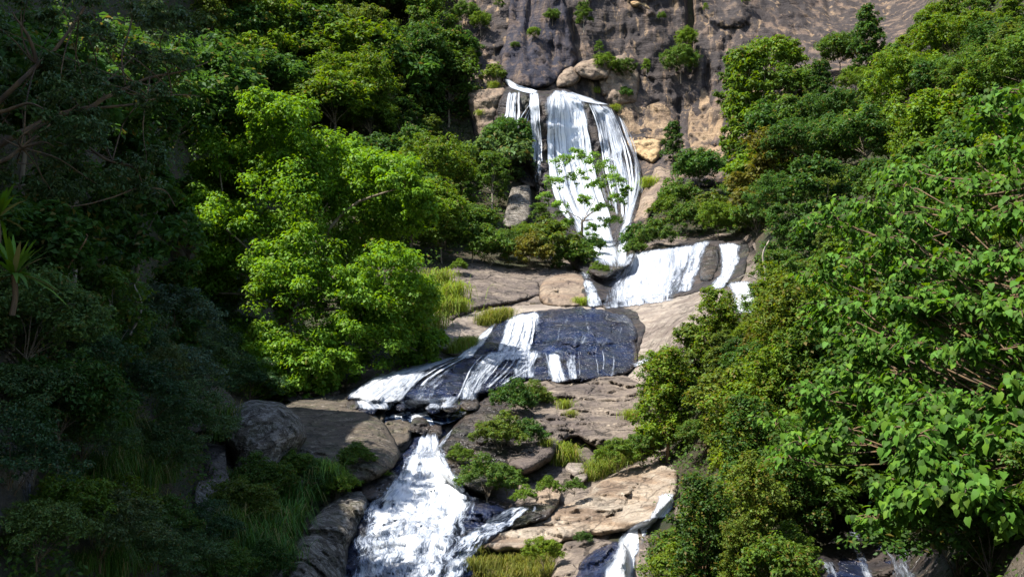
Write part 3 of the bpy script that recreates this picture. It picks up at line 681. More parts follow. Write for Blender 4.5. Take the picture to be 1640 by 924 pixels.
# ------------------------------------------------------------------ water
def spline(pts, n):
    pts = np.asarray(pts, float)
    s = np.concatenate([[0], np.cumsum(np.linalg.norm(np.diff(pts, axis=0), axis=1))]); s /= s[-1]
    u = np.linspace(0, 1, n)
    out = np.stack([np.interp(u, s, pts[:, k]) for k in range(2)], 1)
    for _ in range(max(1, n // 12)):
        out[1:-1] = 0.25 * out[:-2] + 0.5 * out[1:-1] + 0.25 * out[2:]
    return out

def ribbon(L, R, dens, gap=0.12, step=4.0, lump=0.12, seed=0, soft=3):
    """one sheet of falling water between its left and right edge (both listed downstream); hugs the rock behind it"""
    ln = max(np.linalg.norm(np.diff(np.asarray(L, float), axis=0), axis=1).sum(), np.linalg.norm(np.diff(np.asarray(R, float), axis=0), axis=1).sum())
    n = max(6, int(ln / step)); a = spline(L, n); b = spline(R, n)
    a, b = a + (a - b) * 0.08, b + (b - a) * 0.08
    m = max(4, int(np.linalg.norm(a - b, axis=1).max() / step))
    u = np.linspace(0, 1, m)[None, :, None]
    q = a[:, None] * (1 - u) + b[:, None] * u
    q[..., 0] += 1.6 * fbm(np.stack([q[..., 0].ravel() / 30, q[..., 1].ravel() / 14, np.full(q[..., 0].size, seed * 1.0)], 1), 3, seed).reshape(n, m)
    s0 = surf(q[..., 0], q[..., 1])
    tt = s0.copy()
    for _ in range(soft):
        pd = np.pad(tt, 1, mode='edge')
        tt = (pd[1:-1, 1:-1] * 2 + pd[:-2, 1:-1] + pd[2:, 1:-1] + pd[1:-1, :-2] + pd[1:-1, 2:]) / 6
    tt = (np.minimum(tt, s0) if soft < 6 else np.minimum(tt, s0 + 0.5)) - gap
    p = ray(q[..., 0], q[..., 1], tt).reshape(-1, 3)
    tt = tt - lump * (0.5 + fbm(p * np.array((2.2, 2.2, 0.8)), 4, 90 + seed).reshape(n, m))
    p = ray(q[..., 0], q[..., 1], tt)
    um = np.concatenate([np.zeros((n, 1)), np.cumsum(np.linalg.norm(np.diff(p, axis=1), axis=-1), 1)], 1)
    um = um - um.mean(1, keepdims=True)
    sm = np.linalg.norm(p[:, m // 2][1:] - p[:, m // 2][:-1], axis=-1)
    vm = np.concatenate([[0], np.cumsum(sm)])[:, None].repeat(m, 1)
    uw = np.abs(um).max()
    uv = np.stack([um * 0.5 + (u[..., 0] - 0.5) * uw + seed * 13.7, vm + seed * 7.3], -1)
    e = np.minimum(u[0, :, 0], 1 - u[0, :, 0])
    ed = np.clip((e[None] + 0.10 * fbm(np.stack([q[..., 0].ravel() / 9, q[..., 1].ravel() / 22, np.full(n * m, seed * 2.7)], 1), 3, 7).reshape(n, m)) / 0.26, 0, 1)
    vv = np.linspace(0, 1, n)[:, None]
    dd = np.interp(vv, np.linspace(0, 1, len(dens)), dens) if np.ndim(dens) else np.full((n, 1), dens)
    d = dd - 0.45 * (1 - ed) - 0.3 * np.clip(1 - vv / 0.04, 0, 1) - 0.3 * np.clip(1 - (1 - vv) / 0.05, 0, 1)
    d = np.broadcast_to(d, (n, m))
    i = np.arange(n - 1)[:, None] * m; j = np.arange(m - 1)[None]
    F = np.stack([i + j, i + j + 1, i + m + j + 1, i + m + j], -1).reshape(-1, 4)
    return p.reshape(-1, 3), F, uv.reshape(-1, 2), d.ravel()

def falls(name, label, cat, ribs, **kw):
    Vs, Fs, Us, Ds, n = [], [], [], [], 0
    for k, (L, R, d) in enumerate(ribs):
        v, f, u, dd = ribbon(L, R, d, seed=k + len(label), gap=kw.get('gap', 0.12) + 0.02 * (k % 13), lump=kw.get('lump', 0.12), soft=kw.get('soft', 3))
        Vs.append(v); Fs.append(f + n); Us.append(u); Ds.append(dd); n += len(v)
    V_ = np.concatenate(Vs); c = V_.mean(0); c[2] = V_[:, 2].min()
    o = link(name, mesh_np(name, V_ - c, np.concatenate(Fs), M[kw.get('mat', 'water')], uv=np.concatenate(Us), attrs={'dens': np.concatenate(Ds)}), loc=c)
    return tag(o, label, cat)

srng = np.random.default_rng(4)
def fan(L, R, n, wid, dens, start=0.0, end=1.0):
    """many thin strands running side by side between two guide lines"""
    A, B = spline(L, 9), spline(R, 9); out = []
    for k in range(n):
        u = (k + srng.uniform(0.15, 0.85)) / n; s_, e_ = start + srng.uniform(0, 0.12), end - srng.uniform(0, 0.25)
        q = A * (1 - u) + B * u; i0, i1 = int(s_ * 8), max(int(s_ * 8) + 3, int(round(e_ * 8)))
        q = q[i0:i1 + 1] + np.cumsum(srng.normal(size=(len(q[i0:i1 + 1]), 1)), 0) * np.array((0.8, 0.0))
        w = wid * srng.uniform(0.5, 1.4)
        g = np.linspace(0.7, 1.3, len(q))[:, None] * np.array((w / 2, 0.0))
        out.append(([tuple(p) for p in q - g], [tuple(p) for p in q + g], dens * srng.uniform(0.8, 1.15)))
    return out
falls('waterfall', 'tall upper waterfall spreading in white veils down the dark cliff step', 'waterfall', [
    ([(806,128),(816,140),(836,147),(850,150)], [(812,126),(828,136),(848,141),(864,147)], 0.7),
    ([(809,146),(809,165),(807,185),(804,208)], [(833,146),(831,165),(831,185),(833,208)], 0.46),
    ([(846,146),(849,160),(846,180),(849,215),(851,250),(851,300)], [(862,147),(866,162),(865,185),(867,220),(870,255),(870,300)], [0.62, 0.5, 0.45, 0.36, 0.28]),
    ([(882,146),(872,165),(878,185),(877,220),(877,255),(880,300),(900,345),(952,425)], [(908,144),(932,158),(938,185),(944,215),(950,250),(958,300),(980,350),(1000,428)], [0.72, 0.7, 0.56, 0.48, 0.5, 0.56, 0.66]),
    ([(890,152),(915,160),(946,166)], [(916,146),(946,157),(978,169)], 0.6),
    ([(936,164),(950,182),(956,215),(960,250),(968,290),(985,340)], [(978,170),(994,190),(1004,220),(1012,252),(1020,285),(1014,335)], [0.58, 0.48, 0.42, 0.34, 0.32]),
    ([(985,185),(1000,225),(1012,260),(1006,300),(996,345),(982,428)], [(996,188),(1014,230),(1032,280),(1028,310),(1014,350),(1002,428)], [0.36, 0.32, 0.4, 0.55, 0.62]),
    ([(950,250),(975,258),(988,290),(996,335)], [(985,248),(1008,260),(1012,290),(1012,335)], 0.36),
] + fan([(812,147),(810,170),(806,208)], [(832,147),(831,170),(833,208)], 4, 4.5, 0.6)
  + fan([(850,165),(836,185),(826,208)], [(862,168),(862,190),(858,225)], 5, 3.5, 0.5)
  + fan([(848,148),(850,200),(852,260),(852,300)], [(862,148),(866,200),(870,260),(872,300)], 3, 4.5, 0.5)
  + fan([(884,150),(876,185),(877,255),(884,310),(925,380)], [(930,155),(938,185),(950,250),(960,300),(990,380)], 15, 6.5, 0.66)
  + fan([(940,166),(954,200),(960,250),(972,300),(988,350)], [(980,172),(1002,215),(1012,252),(1018,290),(1010,350)], 11, 5.0, 0.56)
  + fan([(985,182),(1004,228),(1016,270),(1008,310),(996,350)], [(998,188),(1016,230),(1034,285),(1030,320),(1012,360)], 6, 4.0, 0.5)
  + fan([(955,262),(962,300),(972,345)], [(1000,262),(1008,300),(1004,345)], 7, 4.0, 0.46), lump=0.12, gap=0.22, soft=4, mat='veil')
falls('waterfall', 'broad white curtain of the middle fall over the dark step', 'waterfall', [
    ([(990,408),(982,432),(970,460),(966,490)], [(1130,388),(1120,415),(1106,445),(1092,472)], [0.62, 0.6, 0.56, 0.6]),
    ([(952,484),(954,498)], [(1094,464),(1094,482)], 0.52),
    ([(1000,405),(995,440),(988,482)], [(1100,392),(1092,430),(1080,472)], 0.55),
    ([(1108,388),(1100,410),(1088,446),(1080,470)], [(1144,382),(1130,408),(1120,440),(1108,468)], 0.52),
    ([(930,446),(936,468),(942,494)], [(950,448),(960,468),(968,492)], 0.55),
    ([(922,434),(928,440),(930,448)], [(942,432),(950,440),(952,450)], 0.4),
    ([(1150,388),(1152,415),(1150,440),(1130,466)], [(1184,390),(1186,415),(1176,438),(1160,462)], [0.66, 0.58, 0.56, 0.6]),
    ([(1162,452),(1168,475),(1172,502)], [(1205,448),(1214,470),(1216,502)], 0.62),
])
falls('water_slide', 'white chute and thin slides running down the wet dome', 'waterfall', [
    ([(812,506),(803,530),(796,548),(786,572)], [(866,498),(862,525),(856,545),(852,570)], [0.66, 0.6, 0.56, 0.55]),
    ([(772,532),(752,554),(726,574)], [(796,514),(780,546),(758,574)], 0.6),
    ([(776,562),(774,580)], [(866,558),(868,576)], 0.55),
    ([(906,500),(898,525),(893,555)], [(918,498),(908,525),(904,556)], 0.28),
    ([(988,500),(990,520),(984,545)], [(998,502),(1000,525),(996,548)], 0.32),
    ([(910,535),(908,555)], [(950,532),(948,552)], 0.34),
    ([(830,500),(812,530),(796,568)], [(1004,502),(1012,530),(1000,560)], 0.2),
    *fan([(812,506),(800,535),(786,572)], [(864,500),(862,530),(855,570)], 6, 7, 0.6), *fan([(862,500),(860,530),(858,566)], [(1000,502),(1010,530),(1000,562)], 6, 3.5, 0.30),
    ([(945,545),(950,560)], [(985,535),(980,555)], 0.34),
])
falls('water_slide', 'white slides fanning over the long wet slab into the pool', 'waterfall', [
    ([(776,566),(752,590),(738,615),(728,642)], [(826,562),(800,590),(780,615),(768,642)], [0.6, 0.5, 0.46, 0.52]),
    ([(834,562),(822,580),(812,606)], [(866,562),(864,582),(862,608)], [0.55, 0.42, 0.46]),
    ([(874,564),(876,590),(880,614)], [(900,564),(904,590),(910,614)], [0.5, 0.58, 0.55]),
    ([(904,566),(906,590),(908,612)], [(924,565),(926,590),(926,610)], 0.44),
    ([(760,568),(690,600),(640,644)], [(1010,552),(1000,585),(760,640)], 0.22),
    ([(860,560),(880,566)], [(930,556),(935,564)], 0.3),
    ([(960,560),(963,580),(966,604)], [(975,558),(980,580),(984,602)], 0.32),
    ([(704,576),(640,588),(586,604),(552,638)], [(740,570),(690,594),(650,618),(622,650)], [0.45, 0.5, 0.6, 0.68]),
    ([(690,592),(665,620),(648,646)], [(745,585),(712,615),(696,644)], [0.25, 0.34, 0.42]),
    ([(620,604),(600,620),(570,642)], [(690,594),(668,622),(650,648)], 0.52),
    ([(628,640),(632,648),(640,656)], [(752,632),(748,644),(738,654)], 0.5),
    ([(1010,582),(1025,576),(1040,568)], [(1012,590),(1030,584),(1046,574)], 0.5),
] + fan([(712,574),(650,590),(600,606),(556,640)], [(760,566),(716,594),(690,618),(676,646)], 9, 7, 0.5) + fan([(770,568),(748,592),(730,642)], [(866,562),(862,585),(800,622)], 9, 5, 0.46) + fan([(866,562),(868,585),(874,612)], [(990,556),(992,580),(990,606)], 9, 4, 0.42) + [
    ([(556,634),(560,644),(566,656)], [(640,640),(640,650),(636,660)], 0.52),
    ([(640,638),(640,648),(640,660)], [(752,630),(748,642),(742,656)], 0.48),
], gap=0.16)
pool = rock('pool', 'small blue pool flecked with foam under the slides', 'pool', [(610,662),(622,646),(670,642),(705,641),(748,636),(764,650),(740,668),(712,680),(660,690),(622,688)], M['pool'], lift=0.1, w=20, step=4, rough=0.08, freq=1.5, thick=0.5, jag=0.5, seed=80, off=-0.85)
falls('waterfall', 'foaming lower waterfall pouring from the pool to the bottom of the gorge', 'waterfall', [
    ([(672,692),(656,722),(630,756),(592,800),(560,850),(548,905),(542,975)], [(706,688),(712,720),(728,748),(758,790),(764,830),(745,880),(735,975)], [0.55, 0.58, 0.66, 0.6, 0.55, 0.52, 0.52]),
    ([(672,700),(664,730),(650,765),(630,810),(600,870),(585,975)], [(704,696),(706,730),(714,765),(735,810),(710,870),(700,975)], [0.5, 0.42, 0.5, 0.42, 0.40, 0.44]),
    ([(722,688),(708,700),(698,716)], [(730,682),(720,700),(710,722)], 0.45),
    ([(648,732),(638,752),(630,775)], [(662,726),(654,752),(652,775)], 0.42),
    ([(592,786),(574,815),(562,860)], [(626,766),(612,806),(606,860)], 0.36),
    ([(834,806),(790,820),(745,846),(700,890),(660,975)], [(856,812),(830,838),(790,866),(762,900),(744,975)], [0.46, 0.5, 0.46, 0.46, 0.48]),
    ([(850,806),(842,825),(818,846)], [(864,808),(860,828),(840,850)], 0.36),
    ([(552,860),(548,905),(544,975)], [(650,850),(672,905),(670,975)], 0.46),
    ([(880,810),(868,824),(850,842)], [(893,810),(880,830),(866,846)], 0.22),
], lump=0.55, gap=0.15, mat='foam')
falls('waterfall', 'narrow right cascade slipping past the layered slab', 'waterfall', [
    ([(1056,790),(1048,812),(1034,832)], [(1084,788),(1078,812),(1066,830)], 0.65),
    ([(1030,832),(1000,850),(985,875),(970,910),(966,975)], [(1062,826),(1038,850),(1024,880),(1018,910),(1014,975)], [0.65, 0.62, 0.66, 0.62]),
])
falls('stream', 'shaded stream splitting round black boulders under the broad leaved tree', 'stream', [
    ([(1358,832),(1352,855),(1362,880),(1380,930),(1385,980)], [(1378,834),(1380,858),(1390,885),(1405,930),(1410,980)], 0.4),
    ([(1372,845),(1398,866),(1420,890),(1425,930),(1430,980)], [(1392,842),(1425,866),(1450,890),(1478,930),(1490,980)], [0.36, 0.36, 0.42, 0.48]),
    ([(1436,872),(1430,890),(1440,905)], [(1468,868),(1470,885),(1462,900)], 0.4),
    ([(1308,896),(1318,915),(1330,940)], [(1335,896),(1345,915),(1350,940)], 0.42),
])
falls('trickle', 'thin white trickle high on the rock left of the cliff', 'waterfall', [([(748,76),(752,84),(755,92)], [(753,76),(758,84),(760,92)], 0.7)])


# ------------------------------------------------------------------ vegetation
def leaves(pos, nrm, ax, l, w, fold=0.18, droop=0.15):
    """rhombic folded leaf blades -> verts, quads"""
    n = norm(nrm); a = norm(ax - (ax * n).sum(1, keepdims=True) * n); b = np.cross(n, a)
    l = np.broadcast_to(np.asarray(l, float).reshape(-1, 1), (len(pos), 1)); w = np.broadcast_to(np.asarray(w, float).reshape(-1, 1), (len(pos), 1))
    v = np.stack([pos - a * l * 0.5, pos + b * w * 0.5 + n * w * fold, pos + a * l * 0.5 - n * l * droop, pos - b * w * 0.5 + n * w * fold], 1)
    k = len(pos)
    return v.reshape(-1, 3), np.arange(4 * k).reshape(k, 4)

def rdir(n):
    return norm(rng.normal(size=(n, 3)))

def clump_leaves(cen, rad, per, size, flat=0.65, up=0.45, loose=0.35):
    """leaves on the outer part of many small clumps: cen (k,3), rad (k,), per leaves each"""
    k = len(cen)
    d = rdir(k * per); d[:, 2] = np.where(rng.random(k * per) < up, np.abs(d[:, 2]), d[:, 2])
    rr = np.repeat(rad, per) * (1 - loose * rng.random(k * per) ** 1.5 * 2).clip(0.1, 1.1)
    p = np.repeat(cen, per, 0) + d * rr[:, None] * np.array((1, 1, flat))
    nrm = d * 0.7 + np.array((0, 0, 0.75)) + 0.55 * rdir(k * per)
    ax = d * np.array((1, 1, 0.2)) + 0.8 * rdir(k * per) + np.array((0, 0, -0.25))
    l = size * rng.uniform(0.65, 1.25, k * per)
    return p, nrm, ax, l

def crown_mesh(name, cen, rad, size, mat, minor=7, per=60, flat=0.65, wr=0.55, minor_r=0.5, loose=0.35, up=0.45):
    """major clumps -> minor clumps -> leaves"""
    k = len(cen)
    d = rdir(k * minor); d[:, 2] = np.where(rng.random(k * minor) < 0.6, np.abs(d[:, 2]), d[:, 2])
    mc = np.repeat(cen, minor, 0) + d * np.repeat(rad, minor)[:, None] * rng.uniform(0.45, 0.95, (k * minor, 1)) * np.array((1, 1, flat + 0.1))
    mr = np.repeat(rad, minor) * minor_r * rng.uniform(0.6, 1.2, k * minor)
    p, n, a, l = clump_leaves(mc, mr, per, size, flat, up, loose)
    V, F = leaves(p, n, a, l, l * wr)
    shade = np.repeat(rng.random(k * minor), per) * 0.35 + rng.random(len(p)) * 0.65
    return mesh_np(name, V, F, mat, smooth=False, attrs={'rnd': np.repeat(shade, 4)})

def trunk_mesh(name, base, cen, mat, r=0.16, fork=0.45, lean=(0, 0), limbs=None, sides=6, seed=0):
    cen = np.asarray(cen); top = cen.mean(0)
    f = np.array((base[0] + (top[0] - base[0]) * fork + lean[0], base[1] + (top[1] - base[1]) * fork + lean[1], base[2] + (top[2] - base[2]) * (fork + 0.15)))
    mid = (np.asarray(base) + f) / 2 + np.array((lean[0] * 0.4, lean[1] * 0.4, 0))
    parts = [tube([base, mid, f], r, r * 0.7, sides, 0.08 * r / 0.16, seed)]
    idx = np.arange(len(cen)) if limbs is None else rng.choice(len(cen), min(limbs, len(cen)), replace=False)
    for c in idx:
        e = cen[c]; m = f * 0.5 + e * 0.5 + np.array((0, 0, 0.12 * np.linalg.norm(e - f)))
        m += rng.normal(size=3) * 0.08 * np.linalg.norm(e - f)
        parts.append(tube([f - np.array((0, 0, 0.1)), f * 0.75 + m * 0.25, m, e], r * rng.uniform(0.3, 0.5), r * 0.07, max(4, sides - 2), 0.05, seed + int(c)))
    V, F = join(parts)
    return mesh_np(name, V, F, mat)

class Proto: pass
def make_proto(H, R, style, leaf, mat, nm, per, bark='bark', seed=0, flat=0.65, base_h=0.35, rr=(0.30, 0.46), minor=13, loose=0.42, wr=0.55, minor_r=0.44):
    global rng
    rng = np.random.default_rng(100 + seed)
    cen, rad = [], []
    for k in range(nm):
        u = (k + 0.5) / nm
        if style == 'round':
            th = k * 2.399 + rng.uniform(-.5, .5); ph = math.acos(1 - 1.35 * u)
            s = rng.uniform(0.55, 0.9)
            c = (R * s * math.sin(ph) * math.cos(th), R * s * math.sin(ph) * math.sin(th), H * base_h + (H * (1 - base_h)) * (0.35 + 0.5 * s * math.cos(ph)))
        elif style == 'tall':
            th = k * 2.399; z = H * (base_h + (0.92 - base_h) * u); e = R * (1.05 - 0.75 * u ** 1.6) * rng.uniform(0.35, 0.85)
            c = (e * math.cos(th), e * math.sin(th), z)
        elif style == 'tier':
            th = k * 2.399; lv = k % 4; z = H * (base_h + (0.9 - base_h) * lv / 3.0) + rng.uniform(-.2, .2); e = R * (1.0 - 0.2 * lv) * rng.uniform(0.3, 0.95)
            c = (e * math.cos(th), e * math.sin(th), z)
        else:  # shrub
            th = k * 2.399; e = R * math.sqrt(u) * 0.85; z = H * (0.28 + 0.5 * (1 - u) * rng.uniform(0.6, 1.2))
            c = (e * math.cos(th), e * math.sin(th), z)
        cen.append(c); rad.append(R * rng.uniform(*rr))
    cen = np.array(cen); rad = np.array(rad); per = int(per * 0.66)
    p = Proto(); p.H = H; p.R = R
    p.crown = crown_mesh('crown', cen, rad, leaf, mat, minor, per, flat, wr, minor_r, loose)
    p.trunk = trunk_mesh('trunk', (0, 0, -0.4), cen, M[bark], r=0.016 * H, fork=0.4 if style != 'shrub' else 0.1, limbs=10, seed=seed)
    return p

PR = {}
for s in range(3):
    PR['round', s] = make_proto(5.6, 2.7, 'round', 0.29, M['leaf'], 22, 40, seed=s, flat=0.85)
    PR['tall', s] = make_proto(7.5, 2.2, 'tall', 0.28, M['leaf'], 24, 40, seed=10 + s, base_h=0.12, flat=0.8)
    PR['tier', s] = make_proto(6.0, 3.0, 'tier', 0.29, M['leaf'], 20, 40, seed=20 + s, flat=0.75, base_h=0.18)
    PR['feather', s] = make_proto(5.2, 2.5, 'round', 0.19, M['leaf'], 20, 85, seed=30 + s, loose=0.45, wr=0.45, flat=0.8, base_h=0.25)
    PR['open', s] = make_proto(7.0, 2.6, 'tall', 0.24, M['leaf'], 15, 60, bark='palebark', seed=80 + s, base_h=0.3, flat=0.8, rr=(0.26, 0.5), loose=0.55)
    PR['bush', s] = make_proto(2.4, 1.7, 'shrub', 0.20, M['leaf'], 14, 40, seed=40 + s, flat=0.8)
    PR['vine', s] = make_proto(2.3, 1.35, 'shrub', 0.125, M['vine'], 15, 75, flat=1.0, bark='dry', seed=50 + s, loose=0.5, wr=0.6)
    PR['curtain', s] = make_proto(4.6, 1.25, 'tall', 0.125, M['vine'], 20, 75, bark='dry', seed=90 + s, base_h=0.05, flat=1.1, loose=0.5, wr=0.6, rr=(0.36, 0.6))
    PR['mid', s] = make_proto(2.6, 1.6, 'shrub', 0.13, M['leaf'], 16, 75, flat=0.8, seed=60 + s, loose=0.45)
    PR['shade', s] = make_proto(2.6, 1.7, 'shrub', 0.095, M['fine'], 16, 110, bark='darkbark', seed=70 + s, loose=0.55, wr=0.5)
rng = np.random.default_rng(11)

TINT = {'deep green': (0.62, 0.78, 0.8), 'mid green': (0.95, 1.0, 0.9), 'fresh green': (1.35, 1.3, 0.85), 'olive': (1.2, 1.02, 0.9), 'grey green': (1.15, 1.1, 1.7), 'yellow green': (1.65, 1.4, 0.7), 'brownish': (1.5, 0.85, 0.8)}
LOOK = {'round': 'rounded', 'tall': 'tall narrow', 'tier': 'spreading', 'open': 'open crowned', 'feather': 'feathery', 'bush': 'low', 'vine': 'vine draped', 'curtain': 'tall vine hung', 'mid': 'leafy', 'shade': 'fine leaved'}
ORD = ['first', 'second', 'third', 'fourth', 'fifth', 'sixth', 'seventh', 'eighth', 'ninth', 'tenth', 'eleventh', 'twelfth', 'thirteenth', 'fourteenth', 'fifteenth', 'sixteenth', 'seventeenth', 'eighteenth', 'nineteenth', 'twentieth']

def plant(kind, px, py, hpx, tint, label, name=None, cat=None, group=None, dt=0.3, wide=1.0, t=None, sink=0.0):
    """a copy of one prototype rooted where the land is seen at px, py; hpx = its height in the photograph"""
    p = PR[kind, int(rng.integers(3))]
    tt = float(T(np.array([px], float), np.array([py], float))[0]) + dt if t is None else t
    tt = min(tt, float(surf(np.array([float(px)]), np.array([float(py)]))[0]) + 0.2)
    h = hpx / FPX * tt
    sc = h / p.H
    nm = name or ('tree' if kind in ('round', 'tall', 'tier', 'feather', 'open') else 'shrub')
    e = empty(nm, Vector(ray(np.array(px, float), np.array(py, float), np.array(tt))) - Vector((0, 0, sink)), rng.uniform(0, 6.28), sc)
    e.scale = (sc * wide, sc * wide, sc)
    tag(e, label, cat or nm, group)
    for k, me in (('trunk', p.trunk), ('crown', p.crown)):
        o = link(k, me, e)
        if k == 'crown':
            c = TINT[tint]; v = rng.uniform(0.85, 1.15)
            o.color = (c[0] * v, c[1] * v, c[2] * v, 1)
    return e

def pick(seq, wts):
    return seq[int(rng.choice(len(seq), p=np.array(wts) / sum(wts)))]

def rowfill(zone, rows, kinds, kw, tints, tw, gap, hpx, group, what='tree', skip=None, rowword='row from the top', wide=1.1, dt=0.3, hs=None, cap=None):
    for ri, (xs, yfun) in enumerate(rows):
        x = xs[0] + rng.uniform(0, gap * 0.5); n = 0
        while x < xs[1]:
            y = yfun(x) + rng.uniform(-9, 9)
            if not (skip and skip(x, y)):
                k = pick(kinds, kw); tn = pick(tints, tw)
                hh = hpx * rng.uniform(0.65, 1.4) * (hs(x, y) if hs else 1)
                if cap: hh = min(hh, cap(x, y) * rng.uniform(0.7, 1.0)) * (0.6 if k in ('bush', 'mid') else 0.8 if k == 'vine' else 1.35 if k == 'curtain' else 1.0)
                lab = f"{tn} {LOOK[k]} {what} {zone}, {ORD[min(n, 19)]} in {ORD[ri]} {rowword}"
                plant(k, x, y, hh, tn, lab, group=group, wide=wide * rng.uniform(0.9, 1.2), dt=dt)
                n += 1
            x += gap * rng.uniform(0.75, 1.25)

# ---- left slope
def lend(y): return float(np.interp(y, [0, 60, 100, 140, 200, 260, 300, 420], [745, 735, 725, 745, 775, 850, 870, 900]))
def lskip(x, y):
    if x > lend(y) - 6: return True
    if 615 < x < 735 and 62 < y < 112: return True
    if 370 < x < 600 and 260 < y: return True          # behind the bright tree
    if 800 < x < 860 and 292 < y < 400: return True
    return False
rows = [((330, 745), (lambda x, y0=y0: y0 + 14 * math.sin(x * 0.021 + y0))) for y0 in (22, 62, 112, 158, 204, 250)] + \
       [((600, 905), (lambda x, y0=y0: y0 + 10 * math.sin(x * 0.03 + y0))) for y0 in (296, 340, 382, 420)]
rowfill('on left slope', rows, ['round', 'tier', 'feather', 'tall', 'open', 'bush'], [5, 2, 3.5, 2.5, 1.6, .8], ['mid green', 'deep green', 'fresh green', 'olive', 'grey green', 'brownish'], [5, 3.5, 2, 1.5, 1, .5], 47, 104, 'trees covering the left slope', skip=lskip, hs=lambda x, y: float(np.interp(x, [690, 760, 880], [1, 0.72, 0.55])))
# ---- right slope
def rb(x): return float(np.interp(x, [1040, 1165, 1200, 1290, 1400, 1500, 1660], [300, 268, 215, 150, 135, 70, 20]))
def rskip(x, y):
    if x < 1100 and y < 345 or 350 < y < 480 and x < 1222: return True
    return y > 400 and x < 1200 or y > 330 and x < 1050 or (1000 < x < 1080 and y < 330)
rows = [((1170 if k < 2 else 1060, 1665), (lambda x, k=k: rb(x) + 22 + 46 * k + 10 * math.sin(x * 0.02 + k))) for k in range(9)]
rowfill('on right slope', rows, ['round', 'tier', 'feather', 'bush', 'tall', 'open'], [4, 2, 3.5, .6, 4, 2.2], ['mid green', 'fresh green', 'deep green', 'olive', 'yellow green', 'brownish'], [5, 3, 4, 1.2, .6, .6], 52, 102, 'trees covering the right slope', skip=lambda x, y: rskip(x, y) or (x > 1370 and y > 470), hs=lambda x, y: float(np.interp(x, [1060, 1150, 1260], [0.6, 0.7, 1])) * (0.62 if y < rb(x) + 45 else 0.85 if y < rb(x) + 90 else 1))
# ---- trees that stand out
for a in [
    ('tall', 1205, 262, 195, 'fresh green', 'tall leafy tree standing against the cliff just right of the golden rock'),
    ('tall', 1180, 200, 120, 'mid green', 'tree with a forked top at the cliff foot, left of the tall leafy tree'),
    ('round', 1245, 150, 95, 'fresh green', 'round topped tree against the purple cliff right of the tall leafy tree'),
    ('tall', 1392, 130, 125, 'deep green', 'tall dark tree whose top reaches highest against the cliff'),
    ('round', 1345, 125, 75, 'mid green', 'rounded tree leaning on the cliff left of the tallest dark tree'),
    ('tall', 1078, 262, 70, 'deep green', 'slim dark tree beside the golden overhang at the cliff foot'),
    ('round', 1120, 320, 85, 'deep green', 'dense dark tree right of the pale boulder at the upper fall foot'),
    ('feather', 1150, 385, 70, 'fresh green', 'feathery tree hanging over the right end of the middle fall'),
    ('bush', 1020, 400, 42, 'deep green', 'dark bush at the right foot of the upper fall'),
    ('round', 815, 275, 90, 'deep green', 'dark rounded tree hiding the lower left strands of the upper fall'),
    ('round', 655, 60, 110, 'mid green', 'dense tree above the grey outcrop on the left slope'),
    ('tall', 575, 60, 120, 'deep green', 'tall dark tree at the top of the left slope near the tan bluff'),
    ('bush', 885, 425, 75, 'olive', 'olive bush spreading below the airy tree at the upper fall'),
    ('bush', 850, 430, 60, 'brownish', 'brown tinged bush left of the airy tree'),
    ('bush', 925, 432, 48, 'mid green', 'small bush right under the airy tree'),
    ('bush', 785, 425, 60, 'mid green', 'bush above the purple brown slab'),
    ('bush', 1050, 395, 45, 'mid green', 'low bush above the top edge of the middle fall'),
    ('bush', 792, 136, 34, 'olive', 'round olive bush growing on the tan rock by the upper fall'),
    ('bush', 1100, 372, 50, 'mid green', 'bush on the bank above the middle fall, first right of the fall foot'),
    ('bush', 1142, 362, 56, 'olive', 'olive bush on the bank above the middle fall'),
    ('bush', 1178, 378, 52, 'fresh green', 'fresh bush above the far right spout of the middle fall'),
    ('bush', 1212, 372, 62, 'mid green', 'dense bush right of the far right spout'),
    ('round', 1190, 345, 66, 'mid green', 'small round tree behind the bank of the middle fall'),
    ('round', 1488, 88, 66, 'mid green', 'small round tree at the right end of the cliff foot'),
    ('tall', 1525, 62, 86, 'fresh green', 'slim tree where the right slope meets the top of the cliff'),
    ('round', 1568, 42, 80, 'mid green', 'round tree highest on the right slope near the upper corner'),
    ('bush', 948, 408, 34, 'deep green', 'small dark bush at the left side of the upper fall foot'),
    ('bush', 1018, 412, 30, 'mid green', 'small bush on the dark ledge at the upper fall foot'),
    ('bush', 1085, 335, 50, 'mid green', 'bush just right of the pale boulder, lower of two'),
    ('bush', 1068, 352, 40, 'fresh green', 'fresh bush at the lower right of the pale boulder'),
    ('round', 1110, 300, 55, 'mid green', 'small round tree under the golden streaked cliff face'),
    ('bush', 1000, 160, 22, 'deep green', 'small dark bush under the tan sloping slab'),
]:
    plant(*a, wide=1.0, dt=-0.6)
# growth on the cliff
for a in [(935, 50, 70), (968, 125, 60), (1000, 130, 44), (1035, 120, 38), (1090, 130, 72), (1100, 85, 50), (800, 20, 40), (770, 55, 60), (745, 45, 70), (755, 110, 45), (885, 40, 30), (1195, 8, 24), (960, 90, 40), (855, 65, 26), (1060, 35, 22), (1130, 20, 22), (825, 82, 20)]:
    n = len([o for o in COL.objects if o.get('group') == 'shrubs rooted in cracks of the cliff'])
    plant('feather' if n % 3 else 'open', a[0], a[1], a[2] * rng.uniform(0.6, 0.95), 'fresh green' if n % 2 else 'mid green', f"{'fresh' if n % 2 else 'mid'} green cliff shrub rooted in a crack, {ORD[n]} on the wall", name='cliff_shrub', cat='shrub', group='shrubs rooted in cracks of the cliff', dt=-2.3)

